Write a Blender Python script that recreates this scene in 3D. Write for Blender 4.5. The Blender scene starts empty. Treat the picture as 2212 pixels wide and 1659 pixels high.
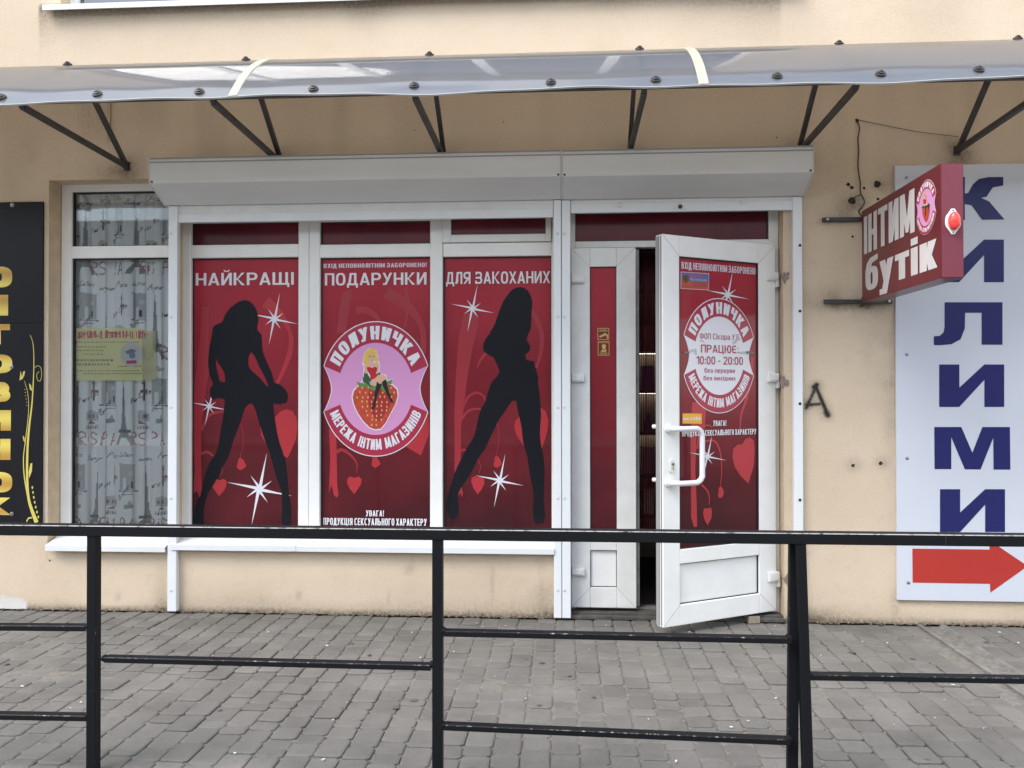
import bpy, bmesh, math, random
import numpy as np
from mathutils import Vector, Matrix
from mathutils.geometry import delaunay_2d_cdt

rnd = random.Random(7)
SC = bpy.context.scene
COL = SC.collection
rad = math.radians

# ------------------------------------------------------------------ camera, sky, sun, exposure
YAW, PIT, ROL = rad(3.7188), rad(-0.5301), rad(-0.0449)
FPX, CX, CY = 1790.0, 1106.0, 829.5          # focal length and centre for a picture 2212 wide
EYE, DIST = 1.45, 5.3268


def rot(y, p, r):
    ry = np.array([[math.cos(y), 0, math.sin(y)], [0, 1, 0], [-math.sin(y), 0, math.cos(y)]])
    rx = np.array([[1, 0, 0], [0, math.cos(p), -math.sin(p)], [0, math.sin(p), math.cos(p)]])
    rz = np.array([[math.cos(r), -math.sin(r), 0], [math.sin(r), math.cos(r), 0], [0, 0, 1]])
    return rz @ rx @ ry


RM = rot(YAW, PIT, ROL)                       # wall axes (right, down, into the wall) -> camera axes


def w3(v):
    return Vector((v[0], v[2], -v[1]))


cam = bpy.data.cameras.new('camera')
cam.sensor_width = 36.0
cam.lens = 36.0 * FPX / 2212.0
cam.clip_start, cam.clip_end = 0.05, 500
camo = bpy.data.objects.new('camera', cam)
COL.objects.link(camo)
right, up, back = w3(RM[0]), -w3(RM[1]), -w3(RM[2])
mw = Matrix((right, up, back)).transposed().to_4x4()
mw.translation = Vector((0, -DIST, EYE))
camo.matrix_world = mw
SC.camera = camo

SUN_EL, SUN_AZ = rad(52), rad(-50)            # azimuth measured from straight in front of the wall
wd = bpy.data.worlds.new('World')
SC.world = wd
wd.use_nodes = True
nt = wd.node_tree
bg = nt.nodes['Background']
bg.inputs['Strength'].default_value = 0.1
sky = nt.nodes.new('ShaderNodeTexSky')
sky.sky_type = 'NISHITA'
sky.sun_disc = False
sky.sun_elevation = SUN_EL
sky.sun_rotation = math.pi - SUN_AZ
sky.air_density = 1.2
sky.dust_density = 0.4
tc = nt.nodes.new('ShaderNodeTexCoord')
cn = nt.nodes.new('ShaderNodeTexNoise')
cn.inputs['Scale'].default_value = 1.5
mpw = nt.nodes.new('ShaderNodeMapping')
mpw.inputs['Location'].default_value = (0.35, 0.1, 0.2)
mpw.inputs['Rotation'].default_value = (0, 0, rad(100))
cn.inputs['Detail'].default_value = 5
cn.inputs['Roughness'].default_value = 0.55
cr = nt.nodes.new('ShaderNodeValToRGB')
cr.color_ramp.elements[0].position, cr.color_ramp.elements[0].color = 0.40, (0.12, 0.12, 0.12, 1)
cr.color_ramp.elements[1].position, cr.color_ramp.elements[1].color = 0.66, (1, 1, 1, 1)
mx = nt.nodes.new('ShaderNodeMixRGB')
sxz = nt.nodes.new('ShaderNodeSeparateXYZ')
mz = nt.nodes.new('ShaderNodeMapRange')               # overcast sky: three times brighter overhead than at the horizon
mz.inputs['To Min'].default_value, mz.inputs['To Max'].default_value = 0.36, 1.08
vsc = nt.nodes.new('ShaderNodeVectorMath')
vsc.operation = 'SCALE'
vsc.inputs[0].default_value = (13.1, 12.95, 12.75)
nt.links.new(tc.outputs['Generated'], sxz.inputs['Vector'])
nt.links.new(sxz.outputs['Z'], mz.inputs['Value'])
nt.links.new(mz.outputs['Result'], vsc.inputs['Scale'])
nt.links.new(vsc.outputs['Vector'], mx.inputs['Color2'])
nt.links.new(tc.outputs['Generated'], mpw.inputs['Vector'])
nt.links.new(mpw.outputs['Vector'], cn.inputs['Vector'])
nt.links.new(cn.outputs['Fac'], cr.inputs['Fac'])
nt.links.new(cr.outputs['Color'], mx.inputs['Fac'])
nt.links.new(sky.outputs['Color'], mx.inputs['Color1'])
nt.links.new(mx.outputs['Color'], bg.inputs['Color'])

sl = bpy.data.lights.new('sun', 'SUN')
sl.energy = 1.2
sl.angle = rad(35)
sl.color = (1.0, 0.95, 0.88)
so = bpy.data.objects.new('sun', sl)
COL.objects.link(so)
sd = Vector((math.sin(SUN_AZ) * math.cos(SUN_EL), -math.cos(SUN_AZ) * math.cos(SUN_EL), math.sin(SUN_EL)))
so.rotation_euler = sd.to_track_quat('Z', 'Y').to_euler()

SC.view_settings.view_transform = 'Standard'
SC.view_settings.look = 'None'
SC.view_settings.exposure = 1.82
SC.view_settings.gamma = 1.0
SC.view_settings.use_curve_mapping = False
SC.render.engine = 'CYCLES'
SC.cycles.max_bounces = 8
SC.cycles.transparent_max_bounces = 12

# ------------------------------------------------------------------ picture measurement -> real place


def ray(px, py):
    v = RM.T @ np.array([(px - CX) / FPX, (py - CY) / FPX, 1.0])
    return Vector((v[0], v[2], -v[1]))


CAMP = Vector((0, -DIST, EYE))


def at(px, py, Y=0.0):
    r = ray(px, py)
    return CAMP + r * ((Y + DIST) / r.y)


def fx(px, Y=0.0, py=830):
    return at(px, py, Y).x


def fz(py, Y=0.0, px=1100):
    return at(px, py, Y).z


class Plane:
    """a flat face: origin, unit u (across), unit v (up), n (outwards)"""

    def __init__(self, o, u, v):
        self.o, self.u, self.v = Vector(o), Vector(u).normalized(), Vector(v).normalized()
        self.n = self.u.cross(self.v)

    def px(self, x, y):
        r = ray(x, y)
        t = (self.o - CAMP).dot(self.n) / r.dot(self.n)
        d = CAMP + r * t - self.o
        return (d.dot(self.u), d.dot(self.v))

    def to3(self, u, v, off=0.0):
        return self.o + self.u * u + self.v * v + self.n * off


def wallplane(Y):
    return Plane((0, Y, 0), (1, 0, 0), (0, 0, 1))      # n = (0,-1,0): towards the street


def zoomer(ox, oy, s):
    """coordinates read in an enlargement -> coordinates in the 2212 wide picture"""
    k = 2212.0 / 4032.0
    return lambda pts: [((ox + x / s) * k, (oy + y / s) * k) for x, y in pts]


# ------------------------------------------------------------------ materials
MATS = {}


def node(nt, t, **kw):
    n = nt.nodes.new(t)
    for k, v in kw.items():
        n.inputs[k].default_value = v
    return n


def mat(name, col, rough=0.5, metal=0.0, var=None, bump=None, coat=0.0, spec=0.5, attr=None, emit=None):
    """var=(scale, amount[, stretch]) mottles the colour, bump=(scale, strength), attr=name of a colour attribute"""
    if name in MATS:
        return MATS[name]
    m = bpy.data.materials.new(name)
    m.use_nodes = True
    t = m.node_tree
    b = t.nodes['Principled BSDF']
    b.inputs['Base Color'].default_value = (*col, 1)
    b.inputs['Roughness'].default_value = rough
    b.inputs['Metallic'].default_value = metal
    b.inputs['Specular IOR Level'].default_value = spec
    b.inputs['Coat Weight'].default_value = coat
    b.inputs['Coat Roughness'].default_value = 0.08
    geo = t.nodes.new('ShaderNodeNewGeometry')
    src = None
    if attr:
        a = t.nodes.new('ShaderNodeVertexColor')
        a.layer_name = attr
        src = a.outputs['Color']
    if var:
        n = node(t, 'ShaderNodeTexNoise', Scale=var[0], Detail=6.0, Roughness=0.65)
        if len(var) > 2:
            mp = t.nodes.new('ShaderNodeMapping')
            mp.inputs['Scale'].default_value = var[2]
            t.links.new(geo.outputs['Position'], mp.inputs['Vector'])
            t.links.new(mp.outputs['Vector'], n.inputs['Vector'])
        else:
            t.links.new(geo.outputs['Position'], n.inputs['Vector'])
        r = t.nodes.new('ShaderNodeMapRange')
        r.inputs['From Min'].default_value = 0.3
        r.inputs['From Max'].default_value = 0.7
        r.inputs['To Min'].default_value = 1 - var[1]
        r.inputs['To Max'].default_value = 1 + var[1]
        t.links.new(n.outputs['Fac'], r.inputs['Value'])
        mu = t.nodes.new('ShaderNodeVectorMath')
        mu.operation = 'SCALE'
        if src:
            t.links.new(src, mu.inputs[0])
        else:
            mu.inputs[0].default_value = col
        t.links.new(r.outputs['Result'], mu.inputs['Scale'])
        src = mu.outputs['Vector']
    if src:
        t.links.new(src, b.inputs['Base Color'])
    if bump:
        n2 = node(t, 'ShaderNodeTexNoise', Scale=bump[0], Detail=4.0, Roughness=0.6)
        t.links.new(geo.outputs['Position'], n2.inputs['Vector'])
        bp = t.nodes.new('ShaderNodeBump')
        bp.inputs['Strength'].default_value = bump[1]
        bp.inputs['Distance'].default_value = bump[2] if len(bump) > 2 else 0.004
        t.links.new(n2.outputs['Fac'], bp.inputs['Height'])
        t.links.new(bp.outputs['Normal'], b.inputs['Normal'])
    if emit:
        b.inputs['Emission Color'].default_value = (*col, 1)
        b.inputs['Emission Strength'].default_value = emit
    MATS[name] = m
    return m


PVC = mat('white_pvc', (0.82, 0.82, 0.79), 0.32, var=(5, 0.05), bump=(30, 0.03))
PVCD = mat('grubby_white_pvc', (0.73, 0.73, 0.70), 0.42, var=(7, 0.07), bump=(40, 0.05))
ALU = mat('white_coated_aluminium', (0.74, 0.76, 0.77), 0.36, var=(3, 0.05, (1, 1, 0.25)), bump=(60, 0.03))
BOXM = mat('shutter_box_paint', (0.66, 0.67, 0.66), 0.42, var=(2.2, 0.07, (0.4, 1, 2.5)), bump=(9, 0.06))
GASKET = mat('black_gasket', (0.015, 0.015, 0.016), 0.6)
STEEL = mat('dark_steel', (0.045, 0.043, 0.042), 0.55, var=(14, 0.3), bump=(60, 0.15))
BLACKP = None
RED_L = mat('red_film', (0.34, 0.035, 0.05), 0.25, var=(2.0, 0.08))
WHITEP = mat('white_print', (0.72, 0.72, 0.76), 0.3)
LILACW = mat('pinkish_white_print', (0.68, 0.60, 0.67), 0.3)
BLACKPR = mat('black_print', (0.010, 0.011, 0.015), 0.3, spec=0.2)
PINK = mat('pink_print', (0.66, 0.30, 0.55), 0.3)
CRIMSON = mat('crimson_print', (0.38, 0.025, 0.06), 0.28, var=(3, 0.06))
HEART = mat('red_heart_print', (0.43, 0.029, 0.039), 0.28)
SWIRL = mat('red_swirl_print', (0.34, 0.026, 0.037), 0.28)
SWIRL2 = mat('faint_swirl_print', (0.33, 0.028, 0.042), 0.28)
SCREW = mat('zinc_screw', (0.35, 0.35, 0.35), 0.35, metal=0.9)
CAPW = mat('white_rivet_cap', (0.62, 0.63, 0.63), 0.4)
RUBBER = mat('dark_washer', (0.03, 0.027, 0.027), 0.45)
HOLEM = mat('drilled_hole', (0.03, 0.022, 0.015), 0.9)


def mat_plaster():
    m = bpy.data.materials.new('beige_plaster')
    m.use_nodes = True
    t = m.node_tree
    b = t.nodes['Principled BSDF']
    b.inputs['Roughness'].default_value = 0.92
    b.inputs['Specular IOR Level'].default_value = 0.2
    g = t.nodes.new('ShaderNodeNewGeometry')
    big = node(t, 'ShaderNodeTexNoise', Scale=1.6, Detail=5.0, Roughness=0.6)
    sp = node(t, 'ShaderNodeTexNoise', Scale=42.0, Detail=5.0, Roughness=0.75)
    for n in (big, sp):
        t.links.new(g.outputs['Position'], n.inputs['Vector'])
    rmp = t.nodes.new('ShaderNodeValToRGB')
    rmp.color_ramp.elements[0].position, rmp.color_ramp.elements[0].color = 0.3, (0.655, 0.528, 0.388, 1)
    rmp.color_ramp.elements[1].position, rmp.color_ramp.elements[1].color = 0.7, (0.71, 0.580, 0.435, 1)
    t.links.new(big.outputs['Fac'], rmp.inputs['Fac'])
    gr_ = node(t, 'ShaderNodeTexNoise', Scale=95.0, Detail=4.0, Roughness=0.8)
    t.links.new(g.outputs['Position'], gr_.inputs['Vector'])
    rg = t.nodes.new('ShaderNodeMapRange')
    rg.inputs['From Min'].default_value, rg.inputs['From Max'].default_value = 0.3, 0.7
    rg.inputs['To Min'].default_value, rg.inputs['To Max'].default_value = 0.90, 1.08
    t.links.new(gr_.outputs['Fac'], rg.inputs['Value'])
    vg = t.nodes.new('ShaderNodeVectorMath')
    vg.operation = 'SCALE'
    t.links.new(rmp.outputs['Color'], vg.inputs[0])
    t.links.new(rg.outputs['Result'], vg.inputs['Scale'])
    at_ = t.nodes.new('ShaderNodeVertexColor')
    at_.layer_name = 'dirt'
    sep = t.nodes.new('ShaderNodeSeparateColor')
    t.links.new(at_.outputs['Color'], sep.inputs['Color'])
    # dirt broken up by fine noise
    r2 = t.nodes.new('ShaderNodeMapRange')
    r2.inputs['From Min'].default_value, r2.inputs['From Max'].default_value = 0.32, 0.66
    r2.inputs['To Min'].default_value, r2.inputs['To Max'].default_value = 0.55, 1.25
    t.links.new(sp.outputs['Fac'], r2.inputs['Value'])
    mu = t.nodes.new('ShaderNodeMath')
    mu.operation = 'MULTIPLY'
    mu.use_clamp = True
    t.links.new(sep.outputs['Red'], mu.inputs[0])
    t.links.new(r2.outputs['Result'], mu.inputs[1])
    m1 = t.nodes.new('ShaderNodeMixRGB')
    m1.inputs['Color2'].default_value = (0.10, 0.078, 0.055, 1)
    t.links.new(mu.outputs[0], m1.inputs['Fac'])
    t.links.new(vg.outputs['Vector'], m1.inputs['Color1'])
    m2 = t.nodes.new('ShaderNodeMixRGB')                     # bare filler patch
    m2.inputs['Color2'].default_value = (0.66, 0.64, 0.60, 1)
    t.links.new(sep.outputs['Green'], m2.inputs['Fac'])
    t.links.new(m1.outputs['Color'], m2.inputs['Color1'])
    t.links.new(m2.outputs['Color'], b.inputs['Base Color'])
    n3 = node(t, 'ShaderNodeTexNoise', Scale=150.0, Detail=3.0, Roughness=0.7)
    n4 = node(t, 'ShaderNodeTexNoise', Scale=7.0, Detail=3.0, Roughness=0.5)
    for n in (n3, n4):
        t.links.new(g.outputs['Position'], n.inputs['Vector'])
    ad = t.nodes.new('ShaderNodeMath')
    ad.operation = 'ADD'
    t.links.new(n3.outputs['Fac'], ad.inputs[0])
    t.links.new(n4.outputs['Fac'], ad.inputs[1])
    bp = t.nodes.new('ShaderNodeBump')
    bp.inputs['Strength'].default_value = 0.8
    bp.inputs['Distance'].default_value = 0.007
    t.links.new(ad.outputs[0], bp.inputs['Height'])
    t.links.new(bp.outputs['Normal'], b.inputs['Normal'])
    return m


PLASTER = mat_plaster()


def mat_film():
    """red advertising film on the glass: printed colour runs from raspberry at the top to maroon at the foot"""
    m = bpy.data.materials.new('red_printed_film')
    m.use_nodes = True
    t = m.node_tree
    b = t.nodes['Principled BSDF']
    b.inputs['Roughness'].default_value = 0.25
    b.inputs['Specular IOR Level'].default_value = 0.2
    b.inputs['Coat Weight'].default_value = 0.3
    b.inputs['Coat Roughness'].default_value = 0.06
    g = t.nodes.new('ShaderNodeNewGeometry')
    s = t.nodes.new('ShaderNodeSeparateXYZ')
    t.links.new(g.outputs['Position'], s.inputs['Vector'])
    n = node(t, 'ShaderNodeTexNoise', Scale=1.7, Detail=2.0)
    t.links.new(g.outputs['Position'], n.inputs['Vector'])
    ma = t.nodes.new('ShaderNodeMath')
    ma.operation = 'MULTIPLY_ADD'
    ma.inputs[1].default_value = 1.0
    t.links.new(n.outputs['Fac'], ma.inputs[0])
    t.links.new(s.outputs['Z'], ma.inputs[2])
    r = t.nodes.new('ShaderNodeMapRange')
    r.inputs['From Min'].default_value, r.inputs['From Max'].default_value = 1.0, 2.65
    t.links.new(ma.outputs[0], r.inputs['Value'])
    c = t.nodes.new('ShaderNodeValToRGB')
    c.color_ramp.elements[0].position, c.color_ramp.elements[0].color = 0.0, (0.046, 0.0075, 0.010, 1)
    c.color_ramp.elements[1].position, c.color_ramp.elements[1].color = 1.0, (0.37, 0.031, 0.047, 1)
    e = c.color_ramp.elements.new(0.45)
    e.color = (0.170, 0.0145, 0.022, 1)
    t.links.new(r.outputs['Result'], c.inputs['Fac'])
    t.links.new(c.outputs['Color'], b.inputs['Base Color'])
    return m


FILM = mat_film()
FILM2 = mat('dark_red_film', (0.125, 0.012, 0.021), 0.22, var=(1.6, 0.35), coat=0.3, spec=0.3)  # darker red on the upper panes than on the tall ones


def mat_glass(name='window_glass', tint=(0.96, 0.975, 0.97), ior=1.6):
    m = bpy.data.materials.new(name)
    m.use_nodes = True
    t = m.node_tree
    t.nodes.remove(t.nodes['Principled BSDF'])
    out = t.nodes['Material Output']
    tr = t.nodes.new('ShaderNodeBsdfTransparent')
    tr.inputs['Color'].default_value = (*tint, 1)
    gl = t.nodes.new('ShaderNodeBsdfGlossy')
    gl.inputs['Roughness'].default_value = 0.02
    fr = t.nodes.new('ShaderNodeFresnel')
    fr.inputs['IOR'].default_value = ior
    mi = t.nodes.new('ShaderNodeMixShader')
    t.links.new(fr.outputs[0], mi.inputs[0])
    t.links.new(tr.outputs[0], mi.inputs[1])
    t.links.new(gl.outputs[0], mi.inputs[2])
    t.links.new(mi.outputs[0], out.inputs['Surface'])
    return m


GLASS = mat_glass()


def mat_poly():
    m = bpy.data.materials.new('grey_polycarbonate')
    m.use_nodes = True
    t = m.node_tree
    b = t.nodes['Principled BSDF']
    out = t.nodes['Material Output']
    b.inputs['Base Color'].default_value = (0.17, 0.19, 0.225, 1)
    b.inputs['Roughness'].default_value = 0.10
    b.inputs['IOR'].default_value = 1.9
    b.inputs['Coat Weight'].default_value = 0.8
    b.inputs['Coat Roughness'].default_value = 0.05
    g = t.nodes.new('ShaderNodeNewGeometry')
    n = node(t, 'ShaderNodeTexNoise', Scale=1.3, Detail=3.0)
    t.links.new(g.outputs['Position'], n.inputs['Vector'])
    s = t.nodes.new('ShaderNodeSeparateXYZ')
    t.links.new(g.outputs['Position'], s.inputs['Vector'])
    wv = t.nodes.new('ShaderNodeMath')                      # fine ribs of the twin-wall sheet
    wv.operation = 'MULTIPLY'
    wv.inputs[1].default_value = 2 * math.pi / 0.02
    t.links.new(s.outputs['X'], wv.inputs[0])
    sn = t.nodes.new('ShaderNodeMath')
    sn.operation = 'SINE'
    t.links.new(wv.outputs[0], sn.inputs[0])
    bp = t.nodes.new('ShaderNodeBump')
    bp.inputs['Strength'].default_value = 0.03
    bp.inputs['Distance'].default_value = 0.001
    t.links.new(sn.outputs[0], bp.inputs['Height'])
    t.links.new(bp.outputs['Normal'], b.inputs['Normal'])
    tl = t.nodes.new('ShaderNodeBsdfTranslucent')
    tl.inputs['Color'].default_value = (0.84, 0.78, 0.70, 1)
    mi = t.nodes.new('ShaderNodeMixShader')
    mi.inputs[0].default_value = 0.50
    t.links.new(b.outputs[0], mi.inputs[1])
    t.links.new(tl.outputs[0], mi.inputs[2])
    t.links.new(mi.outputs[0], out.inputs['Surface'])
    return m


POLY = mat_poly()

# ------------------------------------------------------------------ object helpers
ORG = {}


def empty(name, loc, parent=None):
    o = bpy.data.objects.new(name, None)
    COL.objects.link(o)
    o.empty_display_size = 0.1
    o.location = loc
    ORG[o.name] = Vector(loc)
    return o


def tag(o, label=None, cat=None, group=None, kind=None):
    if label:
        o['label'] = label
    if cat:
        o['category'] = cat
    if group:
        o['group'] = group
    if kind:
        o['kind'] = kind
    return o


def thing(name, label, cat, loc, group=None):
    return tag(empty(name, loc), label, cat, group)


def link_mesh(name, me, m, parent=None, label=None, kind=None):
    o = bpy.data.objects.new(name, me)
    COL.objects.link(o)
    if m is not None and not me.materials:
        me.materials.append(m)
    if parent is not None:
        o.parent = parent
        ORG[o.name] = ORG[parent.name]
    else:
        ORG[o.name] = Vector((0, 0, 0))
    if label:
        o['label'] = label
    if kind:
        o['kind'] = kind
    return o


class MB:
    def __init__(self, xf=None):
        self.v, self.f, self.xf = [], [], xf

    def add(self, vs, fs):
        n = len(self.v)
        for p in vs:
            p = Vector(p)
            self.v.append(self.xf(p) if self.xf else p)
        self.f += [tuple(i + n for i in q) for q in fs]
        return self

    def box(self, x0, x1, y0, y1, z0, z1):
        x0, x1 = min(x0, x1), max(x0, x1)
        y0, y1 = min(y0, y1), max(y0, y1)
        z0, z1 = min(z0, z1), max(z0, z1)
        return self.add([(x0, y0, z0), (x1, y0, z0), (x1, y1, z0), (x0, y1, z0), (x0, y0, z1), (x1, y0, z1), (x1, y1, z1), (x0, y1, z1)],
                        [(0, 3, 2, 1), (4, 5, 6, 7), (0, 1, 5, 4), (1, 2, 6, 5), (2, 3, 7, 6), (3, 0, 4, 7)])

    def bar(self, p, q, w, h, upv=(0, 0, 1)):
        p, q = Vector(p), Vector(q)
        d = (q - p).normalized()
        s = d.cross(Vector(upv))
        if s.length < 1e-4:
            s = d.cross(Vector((0, 1, 0)))
        s.normalize()
        u = s.cross(d)
        vs = []
        for c in (p, q):
            for a, b in ((-1, -1), (1, -1), (1, 1), (-1, 1)):
                vs.append(c + s * (a * w / 2) + u * (b * h / 2))
        return self.add(vs, [(0, 1, 2, 3), (7, 6, 5, 4), (0, 4, 5, 1), (1, 5, 6, 2), (2, 6, 7, 3), (3, 7, 4, 0)])

    def tube(self, pts, r, n=8, cap=True):
        pts = [Vector(p) for p in pts]
        rs = r if isinstance(r, (list, tuple)) else [r] * len(pts)
        rings = []
        ref = Vector((0.123, 0.3, 0.94))
        for i, p in enumerate(pts):
            d = (pts[min(i + 1, len(pts) - 1)] - pts[max(i - 1, 0)]).normalized()
            if abs(d.dot(ref)) > 0.97:
                ref = Vector((0.94, 0.2, 0.1))
            s = d.cross(ref).normalized()
            u = s.cross(d).normalized()
            rings.append([p + (s * math.cos(2 * math.pi * k / n) + u * math.sin(2 * math.pi * k / n)) * rs[i] for k in range(n)])
        vs = [v for rg in rings for v in rg]
        fs = []
        for i in range(len(pts) - 1):
            for k in range(n):
                a, b = i * n + k, i * n + (k + 1) % n
                fs.append((a, a + n, b + n, b))
        if cap:
            fs.append(tuple(range(n)))
            fs.append(tuple(reversed(range((len(pts) - 1) * n, len(pts) * n))))
        return self.add(vs, fs)

    def lathe(self, c, axis, prof, n=14):
        """prof = [(distance along axis, radius)]"""
        c, ax = Vector(c), Vector(axis).normalized()
        s = ax.cross(Vector((0.3, 0.1, 0.95)))
        s.normalize()
        u = s.cross(ax)
        vs, fs = [], []
        for d, r in prof:
            for k in range(n):
                a = 2 * math.pi * k / n
                vs.append(c + ax * d + (s * math.cos(a) + u * math.sin(a)) * max(r, 1e-4))
        for i in range(len(prof) - 1):
            for k in range(n):
                a, b = i * n + k, i * n + (k + 1) % n
                fs.append((a, b, b + n, a + n))
        fs.append(tuple(reversed(range(n))))
        fs.append(tuple(range((len(prof) - 1) * n, len(prof) * n)))
        return self.add(vs, fs)

    def prism(self, prof, x0, x1):
        """profile [(y, z)] swept along X"""
        n = len(prof)
        vs = [(x0, y, z) for y, z in prof] + [(x1, y, z) for y, z in prof]
        fs = [(i, (i + 1) % n, (i + 1) % n + n, i + n) for i in range(n)]
        fs += [tuple(reversed(range(n))), tuple(range(n, 2 * n))]
        return self.add(vs, fs)

    def build(self, name, m, parent=None, bevel=0.0, smooth=False, label=None, kind=None, seg=2):
        o_ = ORG[parent.name] if parent is not None else Vector((0, 0, 0))
        me = bpy.data.meshes.new(name)
        me.from_pydata([tuple(p - o_) for p in self.v], [], self.f)
        bm = bmesh.new()
        bm.from_mesh(me)
        bmesh.ops.recalc_face_normals(bm, faces=bm.faces)
        if bevel:
            bmesh.ops.bevel(bm, geom=[e for e in bm.edges if e.is_manifold and e.calc_face_angle(0) > 0.5], offset=bevel, segments=seg,
                            affect='EDGES', profile=0.6, clamp_overlap=True)
        if smooth:
            for f in bm.faces:
                f.smooth = True
        bm.to_mesh(me)
        bm.free()
        if smooth:
            me.set_sharp_from_angle(angle=rad(40))
        return link_mesh(name, me, m, parent, label, kind)


def inside(p, poly):
    x, y = p
    c = False
    j = len(poly) - 1
    for i in range(len(poly)):
        xi, yi = poly[i]
        xj, yj = poly[j]
        if (yi > y) != (yj > y) and x < (xj - xi) * (y - yi) / (yj - yi) + xi:
            c = not c
        j = i
    return c


def union_tris(adds, subs=()):
    """flat union of overlapping outlines minus others -> vertices, triangles without any overlap"""
    vs, es, seen = [], [], {}
    for poly in list(adds) + list(subs):
        ids = []
        for p in poly:
            k = (round(p[0], 6), round(p[1], 6))
            if k not in seen:
                seen[k] = len(vs)
                vs.append(Vector(k))
            ids.append(seen[k])
        for a, b in zip(ids, ids[1:] + ids[:1]):
            if a != b:
                es.append((a, b))
    r = delaunay_2d_cdt(vs, es, [], 0, 1e-6)
    ov, of = r[0], r[2]
    bb = [(min(p[0] for p in q), max(p[0] for p in q), min(p[1] for p in q), max(p[1] for p in q)) for q in adds]
    out = []
    for f in of:
        cx = sum(ov[i].x for i in f) / len(f)
        cy = sum(ov[i].y for i in f) / len(f)
        ok = False
        for q, b in zip(adds, bb):
            if b[0] <= cx <= b[1] and b[2] <= cy <= b[3] and inside((cx, cy), q):
                ok = True
                break
        if ok and not any(inside((cx, cy), q) for q in subs):
            out.append(tuple(f))
    return [(p.x, p.y) for p in ov], out


def flat(name, plane, adds, m, parent, off=0.002, subs=(), label=None):
    vs, fs = union_tris(adds, subs)
    used = sorted({i for f in fs for i in f})
    mp = {k: i for i, k in enumerate(used)}
    o_ = ORG[parent.name] if parent is not None else Vector((0, 0, 0))
    me = bpy.data.meshes.new(name)
    me.from_pydata([tuple(plane.to3(*vs[k], off) - o_) for k in used], [], [tuple(mp[i] for i in f) for f in fs])
    nn = plane.n
    bm = bmesh.new()
    bm.from_mesh(me)
    bm.normal_update()
    for f in bm.faces:
        if f.normal.dot(nn) < 0:
            f.normal_flip()
    bm.to_mesh(me)
    bm.free()
    return link_mesh(name, me, m, parent, label)


def pxp(plane, pts):
    return [plane.px(*p) for p in pts]


def stroke(pts, ws):
    """tapered ribbon along points, as one outline"""
    if not isinstance(ws, (list, tuple)):
        ws = [ws] * len(pts)
    L, R = [], []
    for i, p in enumerate(pts):
        a, b = pts[max(i - 1, 0)], pts[min(i + 1, len(pts) - 1)]
        dx, dy = b[0] - a[0], b[1] - a[1]
        l = math.hypot(dx, dy) or 1
        nx, ny = -dy / l, dx / l
        w = ws[i] / 2
        L.append((p[0] + nx * w, p[1] + ny * w))
        R.append((p[0] - nx * w, p[1] - ny * w))
    return L + R[::-1]


def smoothpts(pts, k=6):
    out = []
    n = len(pts)
    for i in range(n - 1):
        p0, p1, p2, p3 = pts[max(i - 1, 0)], pts[i], pts[i + 1], pts[min(i + 2, n - 1)]
        for j in range(k):
            t = j / k
            out.append(tuple(0.5 * ((2 * b) + (-a + c) * t + (2 * a - 5 * b + 4 * c - d) * t * t + (-a + 3 * b - 3 * c + d) * t ** 3)
                             for a, b, c, d in zip(p0, p1, p2, p3)))
    out.append(tuple(pts[-1]))
    return out


def ellipse(cx, cy, rx, ry, n=40, a0=0, a1=360):
    return [(cx + rx * math.cos(rad(a0 + (a1 - a0) * i / n)), cy + ry * math.sin(rad(a0 + (a1 - a0) * i / n))) for i in range(n + (a1 - a0 != 360))]


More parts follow.
